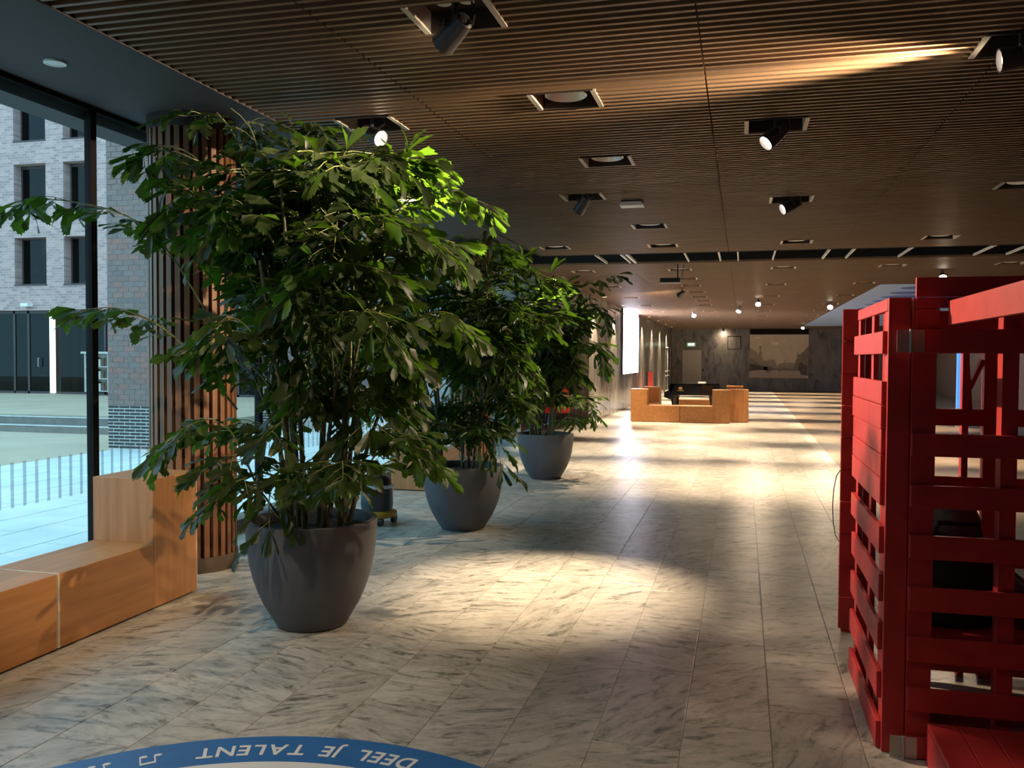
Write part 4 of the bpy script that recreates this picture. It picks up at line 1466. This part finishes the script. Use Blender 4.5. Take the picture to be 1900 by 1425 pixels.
P1 = [
    F([(420, 640), (280, 430), (120, 372), (10, 385)], [4.8, 4.7, 4.6, 4.5], 11, 0.95),
    F([(440, 760), (330, 630), (230, 575), (140, 575)], [4.8, 4.7, 4.6, 4.5], 10, 0.85),
    F([(490, 930), (420, 790), (350, 790), (285, 845)], [4.8, 4.6, 4.5, 4.4], 9, 0.85),
    F([(490, 560), (400, 340), (320, 270), (260, 300)], [4.9, 4.8, 4.8, 4.8], 10, 0.95),
    F([(500, 600), (420, 420), (350, 360), (290, 400)], [4.8, 4.6, 4.5, 4.4], 10, 0.95),
    F([(530, 500), (450, 280), (390, 200), (340, 190)], [4.9, 4.9, 4.8, 4.8], 7, 0.8),
    F([(540, 500), (480, 280), (460, 220), (490, 190)], [5.0, 5.0, 5.0, 5.1], 8, 0.8),
    F([(590, 500), (545, 320), (560, 250), (600, 240)], [4.9, 4.9, 4.9, 4.9], 9, 0.9),
    F([(600, 480), (610, 340), (640, 300), (700, 310)], [4.9, 4.8, 4.8, 4.8], 9, 0.9),
    F([(560, 560), (490, 420), (440, 380), (400, 430)], [4.8, 4.5, 4.4, 4.3], 9, 1.0),
    F([(700, 520), (740, 390), (820, 350), (905, 380)], [5.0, 5.1, 5.1, 5.1], 11, 0.8),
    F([(660, 600), (720, 470), (790, 440), (850, 480)], [4.9, 4.8, 4.8, 4.8], 10, 0.9),
    F([(680, 700), (760, 600), (830, 580), (880, 620)], [4.9, 4.8, 4.8, 4.8], 9, 0.8),
    F([(640, 950), (700, 840), (760, 810), (790, 850)], [4.9, 4.9, 4.9, 4.9], 8, 0.8),
    F([(520, 960), (470, 900), (420, 900), (380, 950)], [4.8, 4.7, 4.6, 4.6], 7, 0.7),
    F([(530, 970), (510, 900), (500, 920), (500, 985)], [4.8, 4.6, 4.5, 4.45], 6, 0.75),
    F([(560, 760), (470, 620), (420, 590), (390, 640)], [4.8, 4.5, 4.4, 4.3], 9, 0.95),
    F([(600, 700), (600, 560), (560, 520), (520, 560)], [4.8, 4.5, 4.4, 4.3], 9, 0.95),
    F([(620, 740), (660, 600), (700, 580), (740, 640)], [4.8, 4.5, 4.4, 4.4], 9, 0.95),
    F([(630, 600), (660, 440), (700, 400), (760, 430)], [4.8, 4.6, 4.5, 4.5], 9, 0.95),
]
palm('nearest and largest fishtail palm in a grey pot beside the wooden bench', (-2.56, 4.95, 0), 0.40, 0.655, P1, 42,
     dict(cx=-2.5, cy=4.95, z0=1.15, z1=2.85, r=0.95), 21, 1.0, 16)
P2 = [
    F([(820, 640), (840, 500), (890, 445), (955, 465)], [8.2, 8.1, 8.1, 8.1], 9, 0.95),
    F([(850, 680), (880, 590), (940, 570), (1015, 600)], [8.1, 7.8, 7.7, 7.6], 10, 0.9),
    F([(850, 700), (890, 620), (930, 640), (965, 690)], [8.0, 7.7, 7.6, 7.6], 8, 0.9),
    F([(800, 640), (770, 520), (730, 480), (700, 520)], [8.1, 8.0, 8.0, 8.0], 9, 1.0),
    F([(800, 700), (750, 600), (710, 600), (680, 660)], [8.0, 7.8, 7.7, 7.7], 9, 1.0),
    F([(810, 760), (760, 690), (720, 700), (690, 760)], [8.0, 7.9, 7.8, 7.8], 9, 1.0),
    F([(860, 740), (900, 640), (950, 640), (1000, 700)], [8.1, 8.0, 8.0, 8.0], 9, 1.0),
    F([(860, 850), (840, 790), (800, 800), (790, 850)], [8.1, 7.9, 7.8, 7.7], 7, 0.9),
    F([(870, 850), (890, 790), (920, 810), (930, 870)], [8.1, 7.9, 7.8, 7.7], 7, 0.9),
]
palm('middle fishtail palm whose pot glows brown on its right side', (-2.60, 8.12, 0), 0.392, 0.612, P2, 34,
     dict(cx=-2.6, cy=8.1, z0=1.05, z1=2.75, r=0.95), 33, 1.05, 14)
P3 = [
    F([(1040, 650), (1070, 560), (1100, 520), (1150, 508)], [11.8, 11.7, 11.6, 11.6], 8, 0.8),
    F([(1040, 680), (1080, 580), (1110, 570), (1125, 600)], [11.8, 11.6, 11.5, 11.5], 8, 0.95),
    F([(1040, 720), (1080, 640), (1110, 640), (1122, 670)], [11.8, 11.6, 11.5, 11.5], 8, 1.0),
    F([(1010, 790), (980, 740), (960, 750), (945, 785)], [11.7, 11.6, 11.5, 11.5], 7, 0.95),
    F([(1040, 790), (1080, 740), (1095, 750), (1100, 775)], [11.8, 11.7, 11.7, 11.7], 7, 0.9),
]
palm('farthest and smallest-looking fishtail palm in a dark blue-grey pot', (-2.60, 11.81, 0), 0.387, 0.617, P3, 30,
     dict(cx=-2.62, cy=11.8, z0=0.95, z1=2.72, r=0.62), 47, 1.1, 12)
